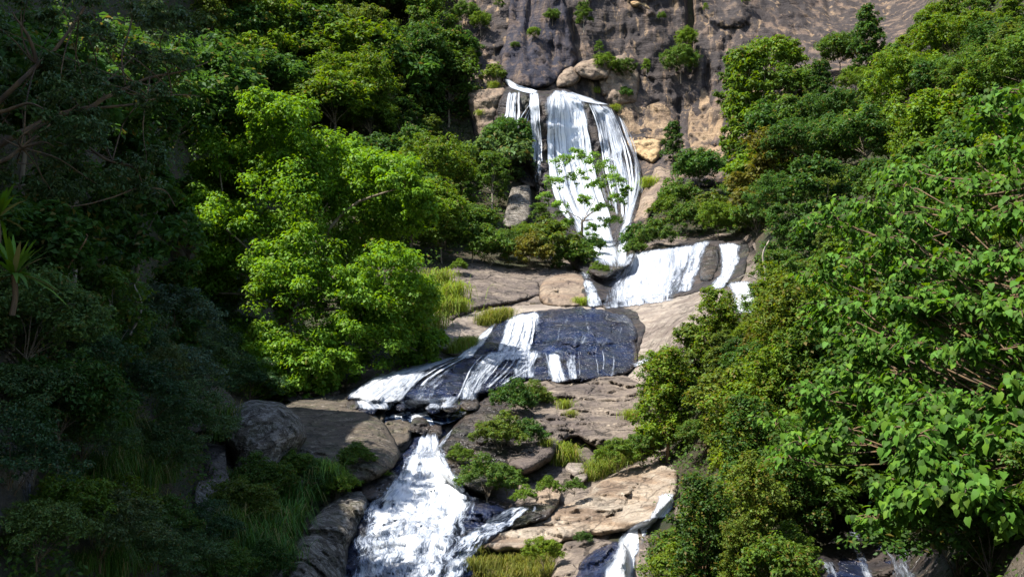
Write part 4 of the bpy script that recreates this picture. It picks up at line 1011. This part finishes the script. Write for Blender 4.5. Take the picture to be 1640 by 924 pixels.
# ---- trees drawn clump by clump
def clump_tree(name, label, base, clumps, t, leaf, mat, minor, per, dz=2.0, r=0.3, bark='bark', flat=0.7, fork=0.45, tint=None, seed=0, loose=0.4, wr=0.55, limbs=None, minor_r=0.5, cat='tree', lean=(0, 0)):
    global rng
    rng = np.random.default_rng(300 + seed)
    cl = np.array([c[:3] for c in clumps], float)
    tz = t + rng.uniform(-dz, dz, len(cl)) if len(clumps[0]) == 3 else np.array([c[3] for c in clumps], float)
    cen = ray(cl[:, 0], cl[:, 1], tz); rad = cl[:, 2] / FPX * tz
    b = ray(np.array(base[0], float), np.array(base[1], float), np.array(float(base[2] if len(base) > 2 else t)))
    e = empty(name, b); tag(e, label, cat)
    link('trunk', trunk_mesh('trunk', (0, 0, -0.5), cen - b, M[bark], r=r, fork=fork, limbs=limbs, sides=8, seed=seed, lean=lean), e)
    o = link('crown', crown_mesh('crown', cen - b, rad, leaf, mat, minor, per, flat, wr, minor_r, loose), e)
    o.color = (*(TINT[tint] if tint else (1, 1, 1)), 1)
    return e, cen

BT = [(380,205,50),(420,180,34),(455,205,42),(348,250,42),(415,245,50),(490,250,46),(545,262,44),(600,285,46),(648,300,34),(385,300,50),(455,310,55),(525,325,52),(590,345,48),(640,372,42),(672,330,24),
      (362,368,46),(425,385,54),(490,405,54),(560,415,54),(622,432,46),(660,470,36),(395,445,46),(462,465,54),(530,485,52),(592,500,46),(640,520,40),(560,545,42),(615,556,40),(668,562,30),(690,548,20),
      (352,428,34),(385,575,46),(440,592,46),(498,582,42),(475,622,24),(350,592,22),(540,585,34),(425,550,30)]
BT += [(432,622,34),(392,612,36),(352,545,36),(335,470,34),(330,330,32),(338,285,32),(520,615,26),(560,590,30),(345,620,22),(460,250,44),(500,355,50),(440,430,50),(560,460,46)]
BT = [(x, y, r * 1.27, 45.5 + (420 - y) / 150.0 + 2.0 * math.sin(x * 0.13 + y * 0.07)) for x, y, r in BT]
BT += [(x + rng.uniform(-24, 24), y + rng.uniform(-20, 20), r, t + 1.6) for x, y, r, t in BT[:44]]
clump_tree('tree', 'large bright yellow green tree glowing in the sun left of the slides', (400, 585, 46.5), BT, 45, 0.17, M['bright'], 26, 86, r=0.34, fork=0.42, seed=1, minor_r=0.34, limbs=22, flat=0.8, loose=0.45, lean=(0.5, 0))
AT = [(900,262,22),(922,252,20),(945,258,24),(968,272,24),(985,292,20),(890,296,22),(925,285,20),(955,300,20),(990,322,20),(965,338,20),(935,322,16),(895,335,20),(1005,306,12),(980,356,18),(908,362,18),(948,368,16),(876,318,16)]
clump_tree('tree', 'airy light green see-through tree standing in front of the upper fall', (928, 398, 78), [(x, y, r * 0.9, 77 + 1.2 * math.sin(x)) for x, y, r in AT], 78, 0.15, M['bright'], 14, 62, r=0.11, bark='bark', fork=0.42, limbs=7, tint='grey green', seed=2, loose=0.6, minor_r=0.42)

# ---- bushes on the middle rock, earth bank and around
for k, px, py, h, tn, lab in [
    ('mid', 822, 668, 66, 'deep green', 'dark bush on top of the brown rock mass, uppermost of three'),
    ('mid', 855, 655, 50, 'olive', 'olive bush leaning right on top of the brown rock mass'),
    ('mid', 800, 726, 72, 'olive', 'wiry bush in the middle of the brown rock cleft'),
    ('mid', 845, 715, 50, 'deep green', 'shadowed bush tucked in the brown rock cleft'),
    ('mid', 780, 795, 74, 'mid green', 'bush with dry twigs hanging over the dark shelf'),
    ('mid', 812, 790, 50, 'mid green', 'low bush right of the one with dry twigs'),
    ('mid', 738, 746, 38, 'fresh green', 'small fresh shrub on the wet undercut rock'),
    ('mid', 880, 795, 36, 'fresh green', 'fresh green low shrub on the earth bank'),
    ('mid', 840, 808, 34, 'fresh green', 'trailing green shrub below the earth bank'),
    ('mid', 920, 790, 28, 'mid green', 'small shrub at the upper edge of the layered slab'),
    ('mid', 990, 748, 52, 'fresh green', 'grassy shrub between the brown rock and the layered slab'),
    ('mid', 1030, 735, 56, 'mid green', 'leafy shrub reaching left from the vines to the layered slab'),
    ('mid', 935, 872, 24, 'deep green', 'small dark shrub on the layered slab edge'),
    ('mid', 870, 905, 50, 'yellow green', 'yellow green shrub on the lower bank'),
    ('mid', 960, 446, 30, 'fresh green', 'vivid little bush between the spout and the middle fall'),
    ('mid', 735, 436, 24, 'fresh green', 'round fresh tuft at the top of the purple brown slab'),
]:
    plant(k, px, py, h, tn, lab, dt=-1.6, wide=1.05)

# ---- wall of vines and bushes right of the falls
vrows = [((1150, 1330), lambda x: 545), ((1110, 1400), lambda x: 588), ((1085, 1400), lambda x: 632), ((1050, 1420), lambda x: 678), ((1052, 1400), lambda x: 724), ((1150, 1380), lambda x: 768), ((1185, 1360), lambda x: 812), ((1150, 1300), lambda x: 862), ((1090, 1290), lambda x: 920), ((1070, 1280), lambda x: 962)]
rowfill('in the vine wall', vrows, ['vine', 'curtain', 'mid', 'tall'], [4, 5, 2, 1], ['olive', 'mid green', 'fresh green', 'yellow green', 'brownish', 'deep green'], [2, 4, 3.5, 1.6, .15, 2], 50, 112, 'bushes of the vine wall', what='bush', wide=1.1, dt=-0.8, cap=lambda x, y: max(34.0, y - float(np.interp(x, [1040, 1075, 1110, 1200, 1260, 1330], [620, 560, 500, 482, 430, 330]))), rowword='row down')
# shaded shrubs under the broad leaved tree
rowfill('below the broad tree', [((1400, 1660), lambda x: 590), ((1360, 1660), lambda x: 645), ((1300, 1660), lambda x: 700), ((1370, 1660), lambda x: 770), ((1290, 1345), lambda x: 850), ((1480, 1600), lambda x: 850), ((1520, 1600), lambda x: 930)], ['mid', 'vine'], [3, 1], ['deep green', 'mid green'], [2, 1], 62, 150, 'shrubs under the broad leaved tree', what='shrub', dt=-0.3, rowword='row down')

# ---- hanging stems in the vine wall
for n in range(26):
    px = rng.uniform(1075, 1400); py = rng.uniform(520, 760)
    t0 = float(T(np.array([px]), np.array([py]))[0]) - rng.uniform(1.2, 2.0)
    pts = [(px + rng.uniform(-8, 8) * k, py + k * rng.uniform(14, 26), t0 - 0.05 * k) for k in range(6)]
    p = np.array([ray(np.array(a), np.array(b), np.array(c)) for a, b, c in pts])
    V_, F_ = tube(p - p[-1], 0.022, 0.008, 4, 0.12, n)
    tag(link('hanging_vine', mesh_np('hanging_vine', V_, F_, M['dry']), loc=p[-1]), 'dry red brown vine stem hanging in the vine wall', 'vine', 'dry hanging vine stems')

# ---- the broad leaved tree at the near right
HT = np.array([(0,0,0),(0,.36,-.03),(0,.70,-.10),(0,1.0,-.26),(-.30,-.07,.05),(-.46,.30,.07),(-.30,.66,.0),(.30,-.07,.05),(.46,.30,.07),(.30,.66,.0)], float)
HTF = np.array([(0,1,4),(1,5,4),(1,2,5),(2,6,5),(2,3,6),(0,7,1),(1,7,8),(1,8,2),(2,8,9),(2,9,3)])
def heart_leaves(pos, nrm, ax, l):
    n = norm(nrm); a = norm(ax - (ax * n).sum(1, keepdims=True) * n); b = np.cross(a, n)
    v = pos[:, None] + l[:, None, None] * (HT[None, :, 0:1] * b[:, None] * 0.92 + HT[None, :, 1:2] * a[:, None] + HT[None, :, 2:3] * n[:, None])
    k = len(pos)
    return v.reshape(-1, 3), (np.arange(k)[:, None, None] * 10 + HTF[None]).reshape(-1, 3)
rng = np.random.default_rng(77)
BL = [(1395,335,16.5),(1445,300,17),(1500,285,17),(1560,300,16),(1615,285,15.5),(1600,240,16.5),(1545,250,17),(1470,345,16),(1420,385,16),(1530,350,15.5),(1590,360,15),(1635,340,14.5),(1385,425,16.5),(1450,425,15.5),(1505,415,15),(1565,420,14.8),(1620,420,14.2),
      (1375,490,16),(1420,480,15.5),(1475,480,15),(1530,490,14.6),(1590,490,14.2),(1635,500,13.8),(1360,545,16),(1400,550,15.5),(1455,545,15),(1500,560,14.6),(1560,560,14.2),(1610,560,13.8),
      (1350,600,16),(1395,625,15.5),(1440,600,15),(1285,712,15.6),(1325,700,15.4),(1360,690,15.2),(1318,640,15.8),(1395,668,15),(1430,640,14.8),(1480,640,14.4),(1560,650,13.6),(1610,650,13.2),
      (1475,695,13.2),(1515,690,13),(1560,700,12.8),(1605,705,12.6),(1640,690,12.4),(1490,745,12.8),(1535,745,12.6),(1450,797,12.8),(1500,780,12.6),(1550,790,12.4),(1590,790,12.2),(1620,830,12.2),(1465,700,13),(1640,620,13),(1500,640,14),(1640,240,15.6),(1640,180,16.5),(1580,190,17.2),(1340,350,17.5),(1335,420,17.5),(1330,500,17.2)]
BL += [(rng.uniform(1670, 1930), rng.uniform(120, 800), rng.uniform(11.5, 14.5)) for _ in range(46)]
trunk_b = np.array((7.6, 13.2, -1.0))
e = empty('broad_leaved_tree', trunk_b)
tag(e, 'near tree with large drooping heart shaped leaves filling the right side', 'tree')
pp, nn, aa, ll = [], [], [], []
tubes = [tube([trunk_b * 0, (-0.2, 0.3, 2.5), (-0.1, 0.9, 5.5), (0.3, 1.3, 6.9)], 0.2, 0.04, 8, 0.1)]
hubs = [np.array((-0.2, 0.3, 2.3)), np.array((-0.15, 0.6, 3.8)), np.array((-0.1, 0.9, 5.3)), np.array((0.1, 1.1, 6.8))]
BL = BL + [(x + rng.uniform(-45, 45), y + rng.uniform(-35, 35), t + rng.uniform(0.3, 1.6)) for x, y, t in BL] + [(x + rng.uniform(-70, 70), y + rng.uniform(-60, 50), t + rng.uniform(1.2, 3.2)) for x, y, t in BL]
for px, py, t in BL:
    c = ray(np.array(px, float), np.array(py, float), np.array(float(t)))
    rp = rng.uniform(24, 40) / FPX * t * 1.25
    hb = min(hubs, key=lambda h: abs(h[2] + trunk_b[2] - c[2] + 0.8))
    m = (hb + c - trunk_b) / 2 + np.array((0, 0, -0.35)) + rng.normal(size=3) * 0.15
    tubes.append(tube([hb, m, c - trunk_b], 0.022, 0.008, 5, 0.12, int(px)))
    for s in range(8):                                       # leafy shoots of the spray
        d = rdir(1)[0] * np.array((1, 1, 0.45)); q = c + d * rp
        tubes.append(tube([c - trunk_b, (c + q) / 2 - trunk_b + np.array((0, 0, 0.05)), q - trunk_b], 0.012, 0.005, 4))
        n = int(rng.integers(18, 30)); u = rng.uniform(0.25, 1.08, n)
        p = c + d * rp * u[:, None] + rng.normal(size=(n, 3)) * 0.06
        out = norm(d * np.array((1, 1, 0.1)) + 0.9 * rdir(n) * np.array((1, 1, 0.3)))
        pp.append(p); aa.append(out + np.array((0, 0, -0.9))); nn.append(np.array((-0.15, -0.25, 0.85)) + 0.55 * rdir(n) + 0.6 * out)
        ll.append(rng.uniform(0.045, 0.118, n) * (1.2 if t < 13.8 else 1.0))
pp = np.concatenate(pp); V_, F_ = heart_leaves(pp, np.concatenate(nn), np.concatenate(aa), np.concatenate(ll))
link('trunk', mesh_np('trunk', *join(tubes), M['darkbark']), e)
link('crown', mesh_np('crown', V_ - trunk_b, F_, M['bigleaf'], smooth=False, attrs={'rnd': np.repeat(rng.random(len(pp)), 10)}), e)

# ---- near left: dark tree with long limbs
def px3(L): return np.array([ray(np.array(float(a)), np.array(float(b)), np.array(float(c))) for a, b, c in L])
tb = ray(np.array(-150.0), np.array(420.0), np.array(17.0))
e = empty('tree', tb); tag(e, 'dark shaded tree reaching long bare limbs in from the upper left corner', 'tree')
limb = [([(-150,330,17),(0,230,17),(43,207,17.3),(83,190,17.6),(143,173,18),(167,155,18.2),(200,137,18.5),(240,123,18.8),(290,113,19),(333,100,19.3)], 0.075, 0.008),
        ([(143,173,18),(200,170,18.2),(240,160,18.6),(275,150,19),(320,155,19.4)], 0.025, 0.006),
        ([(-120,300,16.5),(0,257,16.2),(33,237,16.2),(60,230,16)], 0.04, 0.015),
        ([(-100,250,17),(22,140,16.6),(60,103,16.8),(93,73,17),(130,23,17.4),(150,-20,17.8)], 0.045, 0.015),
        ([(83,190,17.6),(110,215,17.6),(160,247,17.8),(180,257,18),(213,267,18.2),(230,297,18.4),(263,307,18.6),(280,330,18.8)], 0.03, 0.008),
        ([(167,155,18.2),(155,130,18.2),(145,108,18.3)], 0.03, 0.006), ([(200,137,18.5),(195,90,18.8),(210,40,19),(205,-10,19.4)], 0.022, 0.01),
        ([(60,103,16.8),(45,60,16.6),(20,20,16.5)], 0.04, 0.01), ([(0,180,16),(40,165,15.8),(70,175,15.6)], 0.03, 0.008),
        ([(-150,330,17),(-60,360,17),(20,355,17.2),(70,340,17.5),(110,335,17.8)], 0.035, 0.01)]
parts = [tube(px3([(-150,420,17),(-160,360,17),(-150,330,17),(-120,250,17),(-100,120,17)]) - tb, 0.28, 0.15, 8, 0.1)]
for L, r0, r1 in limb: parts.append(tube(px3(L) - tb, r0, r1, 6, 0.05, len(L)))
DT = []
rng = np.random.default_rng(5)
for k in range(62):
    x, y = rng.uniform(-40, 300), rng.uniform(-30, 330)
    if x + 0.3 * y > 350: continue
    DT.append((x, y, rng.uniform(26, 48), 16.5 + x / 130 + rng.uniform(-1.2, 1.6)))
cl = np.array(DT); cen = ray(cl[:, 0], cl[:, 1], cl[:, 3]); rad = cl[:, 2] / FPX * cl[:, 3]
for c in cen[::2]:
    L, r0, r1 = limb[int(rng.integers(5))]; s = px3(L)[int(rng.integers(2, len(L) - 1))]
    parts.append(tube(np.array([s, (s + c) / 2 + rng.normal(size=3) * 0.15, c]) - tb, 0.015, 0.005, 4, 0.05))
link('trunk', mesh_np('trunk', *join(parts), M['darkbark']), e)
o = link('crown', crown_mesh('crown', cen - tb, rad, 0.085, M['fine'], 7, 75, 0.6, 0.42, 0.5, 0.6, 0.5), e)

rng = np.random.default_rng(21)
# shaded trees and shrubs standing behind it on the near left bank
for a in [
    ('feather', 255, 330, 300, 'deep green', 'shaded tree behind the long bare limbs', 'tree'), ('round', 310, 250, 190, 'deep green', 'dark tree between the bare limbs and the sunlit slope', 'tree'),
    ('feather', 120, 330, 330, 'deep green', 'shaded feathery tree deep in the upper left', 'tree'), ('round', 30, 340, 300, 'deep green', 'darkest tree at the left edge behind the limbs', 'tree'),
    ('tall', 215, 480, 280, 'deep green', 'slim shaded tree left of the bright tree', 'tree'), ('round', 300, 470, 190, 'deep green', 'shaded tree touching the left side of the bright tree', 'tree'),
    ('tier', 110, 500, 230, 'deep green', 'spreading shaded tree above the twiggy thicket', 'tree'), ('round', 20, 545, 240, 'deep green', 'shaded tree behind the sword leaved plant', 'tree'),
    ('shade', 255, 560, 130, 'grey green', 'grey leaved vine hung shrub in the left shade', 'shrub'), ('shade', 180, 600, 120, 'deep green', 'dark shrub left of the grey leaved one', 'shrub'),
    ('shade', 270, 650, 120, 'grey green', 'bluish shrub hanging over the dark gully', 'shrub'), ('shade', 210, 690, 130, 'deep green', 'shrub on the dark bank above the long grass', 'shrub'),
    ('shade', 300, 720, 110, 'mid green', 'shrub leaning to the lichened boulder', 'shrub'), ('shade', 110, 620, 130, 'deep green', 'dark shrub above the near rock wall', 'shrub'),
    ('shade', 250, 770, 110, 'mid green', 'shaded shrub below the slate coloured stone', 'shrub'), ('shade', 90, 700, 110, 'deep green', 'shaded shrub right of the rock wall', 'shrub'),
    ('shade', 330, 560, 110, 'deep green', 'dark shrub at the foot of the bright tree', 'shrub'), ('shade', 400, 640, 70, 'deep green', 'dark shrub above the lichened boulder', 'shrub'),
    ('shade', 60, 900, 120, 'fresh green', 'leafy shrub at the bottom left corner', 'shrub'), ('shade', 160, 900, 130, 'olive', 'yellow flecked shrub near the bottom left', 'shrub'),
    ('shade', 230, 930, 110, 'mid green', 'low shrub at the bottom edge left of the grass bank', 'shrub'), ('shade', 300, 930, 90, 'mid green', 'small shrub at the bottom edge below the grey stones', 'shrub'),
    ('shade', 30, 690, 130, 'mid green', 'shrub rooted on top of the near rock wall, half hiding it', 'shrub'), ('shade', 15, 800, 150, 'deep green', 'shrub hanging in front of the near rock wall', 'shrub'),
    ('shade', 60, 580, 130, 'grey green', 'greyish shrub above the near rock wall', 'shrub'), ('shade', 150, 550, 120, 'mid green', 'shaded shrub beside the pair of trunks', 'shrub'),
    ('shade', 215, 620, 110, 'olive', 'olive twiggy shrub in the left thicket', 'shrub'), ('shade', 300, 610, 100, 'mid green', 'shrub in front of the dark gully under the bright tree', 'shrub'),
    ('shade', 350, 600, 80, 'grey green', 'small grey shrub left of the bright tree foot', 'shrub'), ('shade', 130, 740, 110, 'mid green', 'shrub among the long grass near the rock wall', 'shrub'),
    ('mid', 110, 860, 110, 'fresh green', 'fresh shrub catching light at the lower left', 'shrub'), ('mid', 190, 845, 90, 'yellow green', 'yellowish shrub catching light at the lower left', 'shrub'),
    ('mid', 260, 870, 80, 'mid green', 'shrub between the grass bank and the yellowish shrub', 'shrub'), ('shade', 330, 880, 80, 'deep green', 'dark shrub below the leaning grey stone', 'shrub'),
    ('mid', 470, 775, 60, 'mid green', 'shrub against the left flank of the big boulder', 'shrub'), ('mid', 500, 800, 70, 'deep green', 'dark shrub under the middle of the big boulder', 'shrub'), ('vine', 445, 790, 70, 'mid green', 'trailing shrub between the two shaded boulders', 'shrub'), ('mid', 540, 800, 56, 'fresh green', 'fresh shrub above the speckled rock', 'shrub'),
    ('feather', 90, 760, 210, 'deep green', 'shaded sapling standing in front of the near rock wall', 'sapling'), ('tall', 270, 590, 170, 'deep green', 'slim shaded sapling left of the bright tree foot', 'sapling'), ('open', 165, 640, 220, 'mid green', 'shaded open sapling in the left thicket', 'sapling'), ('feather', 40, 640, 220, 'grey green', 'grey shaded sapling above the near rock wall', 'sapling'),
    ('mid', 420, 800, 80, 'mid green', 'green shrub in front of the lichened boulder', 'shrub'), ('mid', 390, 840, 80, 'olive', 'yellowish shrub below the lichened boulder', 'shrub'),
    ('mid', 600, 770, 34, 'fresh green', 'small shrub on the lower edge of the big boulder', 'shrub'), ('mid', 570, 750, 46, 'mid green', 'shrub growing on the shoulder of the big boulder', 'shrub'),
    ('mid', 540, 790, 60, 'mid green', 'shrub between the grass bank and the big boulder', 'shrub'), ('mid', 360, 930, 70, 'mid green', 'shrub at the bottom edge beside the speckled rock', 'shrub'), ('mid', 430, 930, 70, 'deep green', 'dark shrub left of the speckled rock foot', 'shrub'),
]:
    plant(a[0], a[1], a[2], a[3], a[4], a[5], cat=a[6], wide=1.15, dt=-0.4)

for k, (px, py, h, kd) in enumerate([(1720,820,160,'mid'),(1790,860,200,'mid'),(1740,640,200,'vine'),(1850,700,240,'mid'),(1730,480,190,'round'),(1840,520,230,'tier'),(1720,300,150,'round'),(1830,330,190,'feather'),(1740,120,110,'round'),(1850,160,150,'tier'),(1950,850,220,'mid'),(1980,500,260,'round'),(1990,200,220,'tall')]):
    plant(kd, px, py, h, 'mid green', f"plant {['by','near','past','around'][k % 4]} the far side of the broad leaved tree, outermost growth" if False else f"{LOOK[kd]} growth behind the broad leaved tree, {ORD[k]} along the bank", group='growth behind the broad leaved tree', cat='shrub')

# ---- grass
def grass_mesh(name, n, L, spread, w, seed, droop=0.8):
    r = np.random.default_rng(seed)
    b = np.stack([r.normal(size=n) * spread, r.normal(size=n) * spread, np.zeros(n)], 1)
    th = r.uniform(0, 2 * math.pi, n); o = np.stack([np.cos(th), np.sin(th), np.zeros(n)], 1); s = np.stack([-np.sin(th), np.cos(th), np.zeros(n)], 1)
    l = L * r.uniform(0.6, 1.15, n)[:, None]; ln = r.uniform(0.2, 0.8, n)[:, None]
    P0 = b; P1 = b + l * (o * 0.22 * ln + np.array((0, 0, 0.48))); P2 = b + l * (o * 0.62 * ln + np.array((0, 0, 0.78)) - np.array((0, 0, 0.2)) * ln * droop); P3 = b + l * (o * 1.0 * ln + np.array((0, 0, 0.86)) - np.array((0, 0, 0.75)) * ln * droop)
    V = np.stack([P0 - s * w, P0 + s * w, P1 - s * w * .9, P1 + s * w * .9, P2 - s * w * .6, P2 + s * w * .6, P3 - s * w * .1, P3 + s * w * .1], 1).reshape(-1, 3)
    k = np.arange(n)[:, None, None] * 8
    F = (k + np.array([(0, 1, 3, 2), (2, 3, 5, 4), (4, 5, 7, 6)])[None]).reshape(-1, 4)
    return mesh_np(name, V, F, M['grass'], smooth=False, attrs={'rnd': np.repeat(r.random(n), 8)})
GM = [grass_mesh('grass_tuft', 240, 1.0, 0.23, 0.012, k, 1.1) for k in range(3)]
LM = [grass_mesh('long_grass', 260, 1.0, 0.15, 0.010, 10 + k, 1.5) for k in range(2)]
def tuft(px, py, hpx, label, tint=(1, 1, 1), m=None, dt=-0.8, wide=1.2, group=None):
    t = float(surf(np.array([float(px)]), np.array([float(py)]))[0]) + 0.1
    s = hpx / FPX * t
    o = link('grass_tuft', (m or GM)[int(rng.integers(len(m or GM)))], loc=ray(np.array(float(px)), np.array(float(py)), np.array(t)))
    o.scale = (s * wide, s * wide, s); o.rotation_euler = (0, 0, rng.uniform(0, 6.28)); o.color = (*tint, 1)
    tag(o, label, 'grass tuft', group)
bright = [(700,490,52),(715,505,44),(690,530,46),(725,480,40),(705,460,40),(680,500,50),(735,500,30),(660,470,44),(675,540,40)]
for k, (x, y, h) in enumerate(bright):
    tuft(x, y, h, 'pale green grass at the left rim of the striped slab', (1.15, 1.25, 0.95), group='grass on the left rim of the striped slab')
for k, (x, y, h) in enumerate([(785,518,30),(798,514,30),(810,510,24),(775,522,24)]):
    tuft(x, y, h, 'yellow green grass left of the white chute', (1.0, 0.9, 0.7), group='grass beside the white chute')
for k, (x, y, h) in enumerate([(735,560,26),(748,556,26),(728,566,22),(757,552,18)]):
    tuft(x, y, h, 'green grass hanging over the thin slide on the slab', (1.2, 1.3, 0.8), group='grass over the thin slide')
for k, (x, y, h) in enumerate([(893,740,44),(902,745,38),(884,738,34),(912,735,24)]):
    tuft(x, y, h, 'tall bright grass in the hollow under the brown rock mass', (1.0, 1.05, 0.7), group='grass in the hollow of the brown rock')
for k, (x, y, h) in enumerate([(955,762,34),(968,758,36),(980,752,36),(948,770,28),(1000,745,30)]):
    tuft(x, y, h, 'long grass on the rim above the layered slab', (0.9, 0.95, 0.7), group='grass above the layered slab')
for k, (x, y, h) in enumerate([(762,915,46),(780,908,44),(800,915,52),(820,912,54),(845,915,54),(868,910,50),(890,890,40),(830,930,54),(800,940,50),(770,935,50),(860,935,50),(880,925,44),(900,875,32),(760,890,34)]):
    tuft(x, y, h * 0.72, 'pale green grass on the bank at the bottom below the layered slab', (1.0, 0.85, 0.8), group='grass on the lower bank')
for k, (x, y, h) in enumerate([(1010,672,24),(905,655,22),(710,770,24),(742,658,22),(915,668,16),(875,715,20)]):
    tuft(x, y, h, ['small grass tuft on the right of the brown rock mass', 'small grass tuft high on the brown rock face', 'grass tuft on the wet undercut rock', 'grass tuft at the pool side', 'lower of the tufts on the brown rock face', 'grass tuft in the joint of the brown rock'][k], (1.2, 1.2, 0.9))
for k, (x, y, h) in enumerate([(740,148,18),(790,142,14),(770,185,12),(955,150,14),(985,178,14),(742,130,20),(930,490,20),(1040,300,24)]):
    tuft(x, y, h, ['grass at the left end of the bedded block', 'grass on top of the bedded block', 'grass on a bed halfway down the tan block', 'grass beside the overhanging rock', 'grass below the tan sloping slab', 'grass on the tan rock by the cliff', 'bright moss and grass beside the spout', 'grass round the pale boulder at the fall'][k], (1.4, 1.5, 0.8))
for k in range(26):
    x, y = rng.uniform(80, 400), rng.uniform(680, 950)
    if x + 0.2 * y > 560: continue
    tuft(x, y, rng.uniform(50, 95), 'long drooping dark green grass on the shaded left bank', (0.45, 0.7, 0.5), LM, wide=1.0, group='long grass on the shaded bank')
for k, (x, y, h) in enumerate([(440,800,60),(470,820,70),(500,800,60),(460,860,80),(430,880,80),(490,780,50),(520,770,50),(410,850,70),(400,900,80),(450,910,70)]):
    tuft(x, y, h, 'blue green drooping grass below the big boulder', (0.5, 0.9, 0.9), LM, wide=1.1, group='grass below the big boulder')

# sword leaved plant at the left edge
def sword(px, py, t, n, L, label, seed):
    r = np.random.default_rng(seed)
    b = ray(np.array(float(px)), np.array(float(py)), np.array(float(t)))
    e = empty('sword_leaved_plant', b); tag(e, label, 'plant')
    V, F = tube([(0, 0, -0.5), (0.03, 0, -0.25), (0, 0, 0)], 0.035, 0.035, 6); link('stem', mesh_np('stem', V, F, M['darkbark']), e)
    th = r.uniform(0, 6.28, n); el = r.uniform(-0.1, 1.3, n)
    d = np.stack([np.cos(th) * np.cos(el), np.sin(th) * np.cos(el), np.sin(el)], 1); s = norm(np.cross(d, (0, 0, 1.0))); l = L * r.uniform(0.7, 1.1, n)[:, None]
    dn = np.array((0, 0, -1.0))
    pts = [d * l * u + dn * l * 0.45 * u * u * (1 - 0.6 * np.sin(el))[:, None] for u in (0.02, 0.35, 0.7, 1.0)]
    ws = (0.02, 0.035, 0.025, 0.003)
    V = np.stack([q for p, w in zip(pts, ws) for q in (p - s * w, p + s * w)], 1).reshape(-1, 3)
    F = (np.arange(n)[:, None, None] * 8 + np.array([(0, 1, 3, 2), (2, 3, 5, 4), (4, 5, 7, 6)])[None]).reshape(-1, 4)
    o = link('foliage', mesh_np('foliage', V, F, M['grass'], attrs={'rnd': np.repeat(r.random(n), 8)}), e); o.color = (0.6, 0.95, 0.6, 1)
sword(22, 440, 13.5, 46, 0.75, 'sword leaved plant with drooping blades at the left edge', 1)
sword(-5, 350, 13.8, 40, 0.6, 'smaller sword leaved plant above the other at the left edge', 2)

# bare stems and trunks in the left shade
for k, (L, r0, r1, mt, lb) in enumerate([
    ([(60,510,16.5),(85,470,16.3),(110,430,16.2),(128,395,16),(138,375,16)], 0.02, 0.01, 'dry', 'yellow dead stem leaning in the left shade'),
    ([(140,630,19),(135,560,19.2),(140,500,19.5)], 0.03, 0.02, 'palebark', 'thin pale stem in the left shade'),
    ([(105,525,18),(103,480,18.2),(110,430,18.4)], 0.06, 0.04, 'bark', 'left one of a pair of shaded trunks'),
    ([(110,525,18),(118,480,18.2),(120,420,18.4)], 0.06, 0.04, 'bark', 'right one of a pair of shaded trunks'),
    ([(210,535,20),(222,510,20),(225,480,20),(215,455,20)], 0.03, 0.01, 'palebark', 'bare twig on the grey leaved shrub'),
    ([(1215,480,33),(1225,440,33),(1220,410,33),(1232,385,33)], 0.05, 0.02, 'palebark', 'pale bare branch in front of the far right spout'),
    ([(1230,470,33),(1215,450,33),(1195,440,33),(1180,445,33)], 0.03, 0.01, 'palebark', 'crooked dead twig beside the far right spout'),
]):
    p = px3(L); V_, F_ = tube(p - p[0], r0, r1, 6, 0.06, k)
    nm = 'dead_stem' if r0 < 0.035 else 'sapling'
    tag(link(nm, mesh_np(nm, V_, F_, M[mt]), loc=p[0]), lb, 'stem')

# ---- undergrowth between the trees
CH = [(735,-100),(738,120),(770,240),(850,330),(800,400),(710,420),(690,560),(560,590),(430,640),(340,660),(360,790),(440,800),(470,940),(440,990),(1010,990),(1040,850),(1085,800),(1060,720),(1070,600),(1140,500),(1215,500),(1215,380),(1080,390),(1030,380),(1040,300),(1100,235),(1180,250),(1300,150),(1500,50),(1560,-100)]
rng = np.random.default_rng(9)
N = 230000
q = np.stack([rng.uniform(-450, 2150, N), rng.uniform(-60, 1000, N)], 1)
q = q[~inside(CH, q)]
st = np.stack([(q[:, 0] - 1300) / 60.0, (q[:, 1] - 890) / 75.0], 1)
q = q[~((q[:, 0] > 1300) & (q[:, 0] < 1530) & (q[:, 1] > 820))]
t = T(q[:, 0], q[:, 1]); t = t + 0.012 * t * 0.7
b = ray(q[:, 0], q[:, 1], t)
keep = fbm(b * 0.55, 3, 77) > -0.22
b, t = b[keep], t[keep]
hgt = (0.15 + 0.9 * rng.random(len(b)) ** 1.4) * np.clip(t / 40, 0.35, 1.2) * (0.6 + 0.8 * fbm(b * 0.5, 2, 78))
pos = b + np.stack([rng.normal(size=len(b)) * 0.1, -0.35 * hgt, hgt], 1)
sz = np.interp(t, [10, 25, 45, 90], [0.07, 0.10, 0.17, 0.28]) * rng.uniform(0.6, 1.3, len(b))
V_, F_ = leaves(pos, np.array((-0.1, -0.35, 0.8)) + 0.75 * rdir(len(b)), rdir(len(b)) + np.array((0, 0, -0.2)), sz, sz * 0.5)
o = link('undergrowth', mesh_np('undergrowth', V_, F_, M['leaf'], smooth=False, attrs={'rnd': np.repeat(rng.random(len(b)), 4)}))
o.color = (0.85, 0.9, 0.9, 1)
tag(o, 'tangled green undergrowth covering both slopes', kind='stuff')
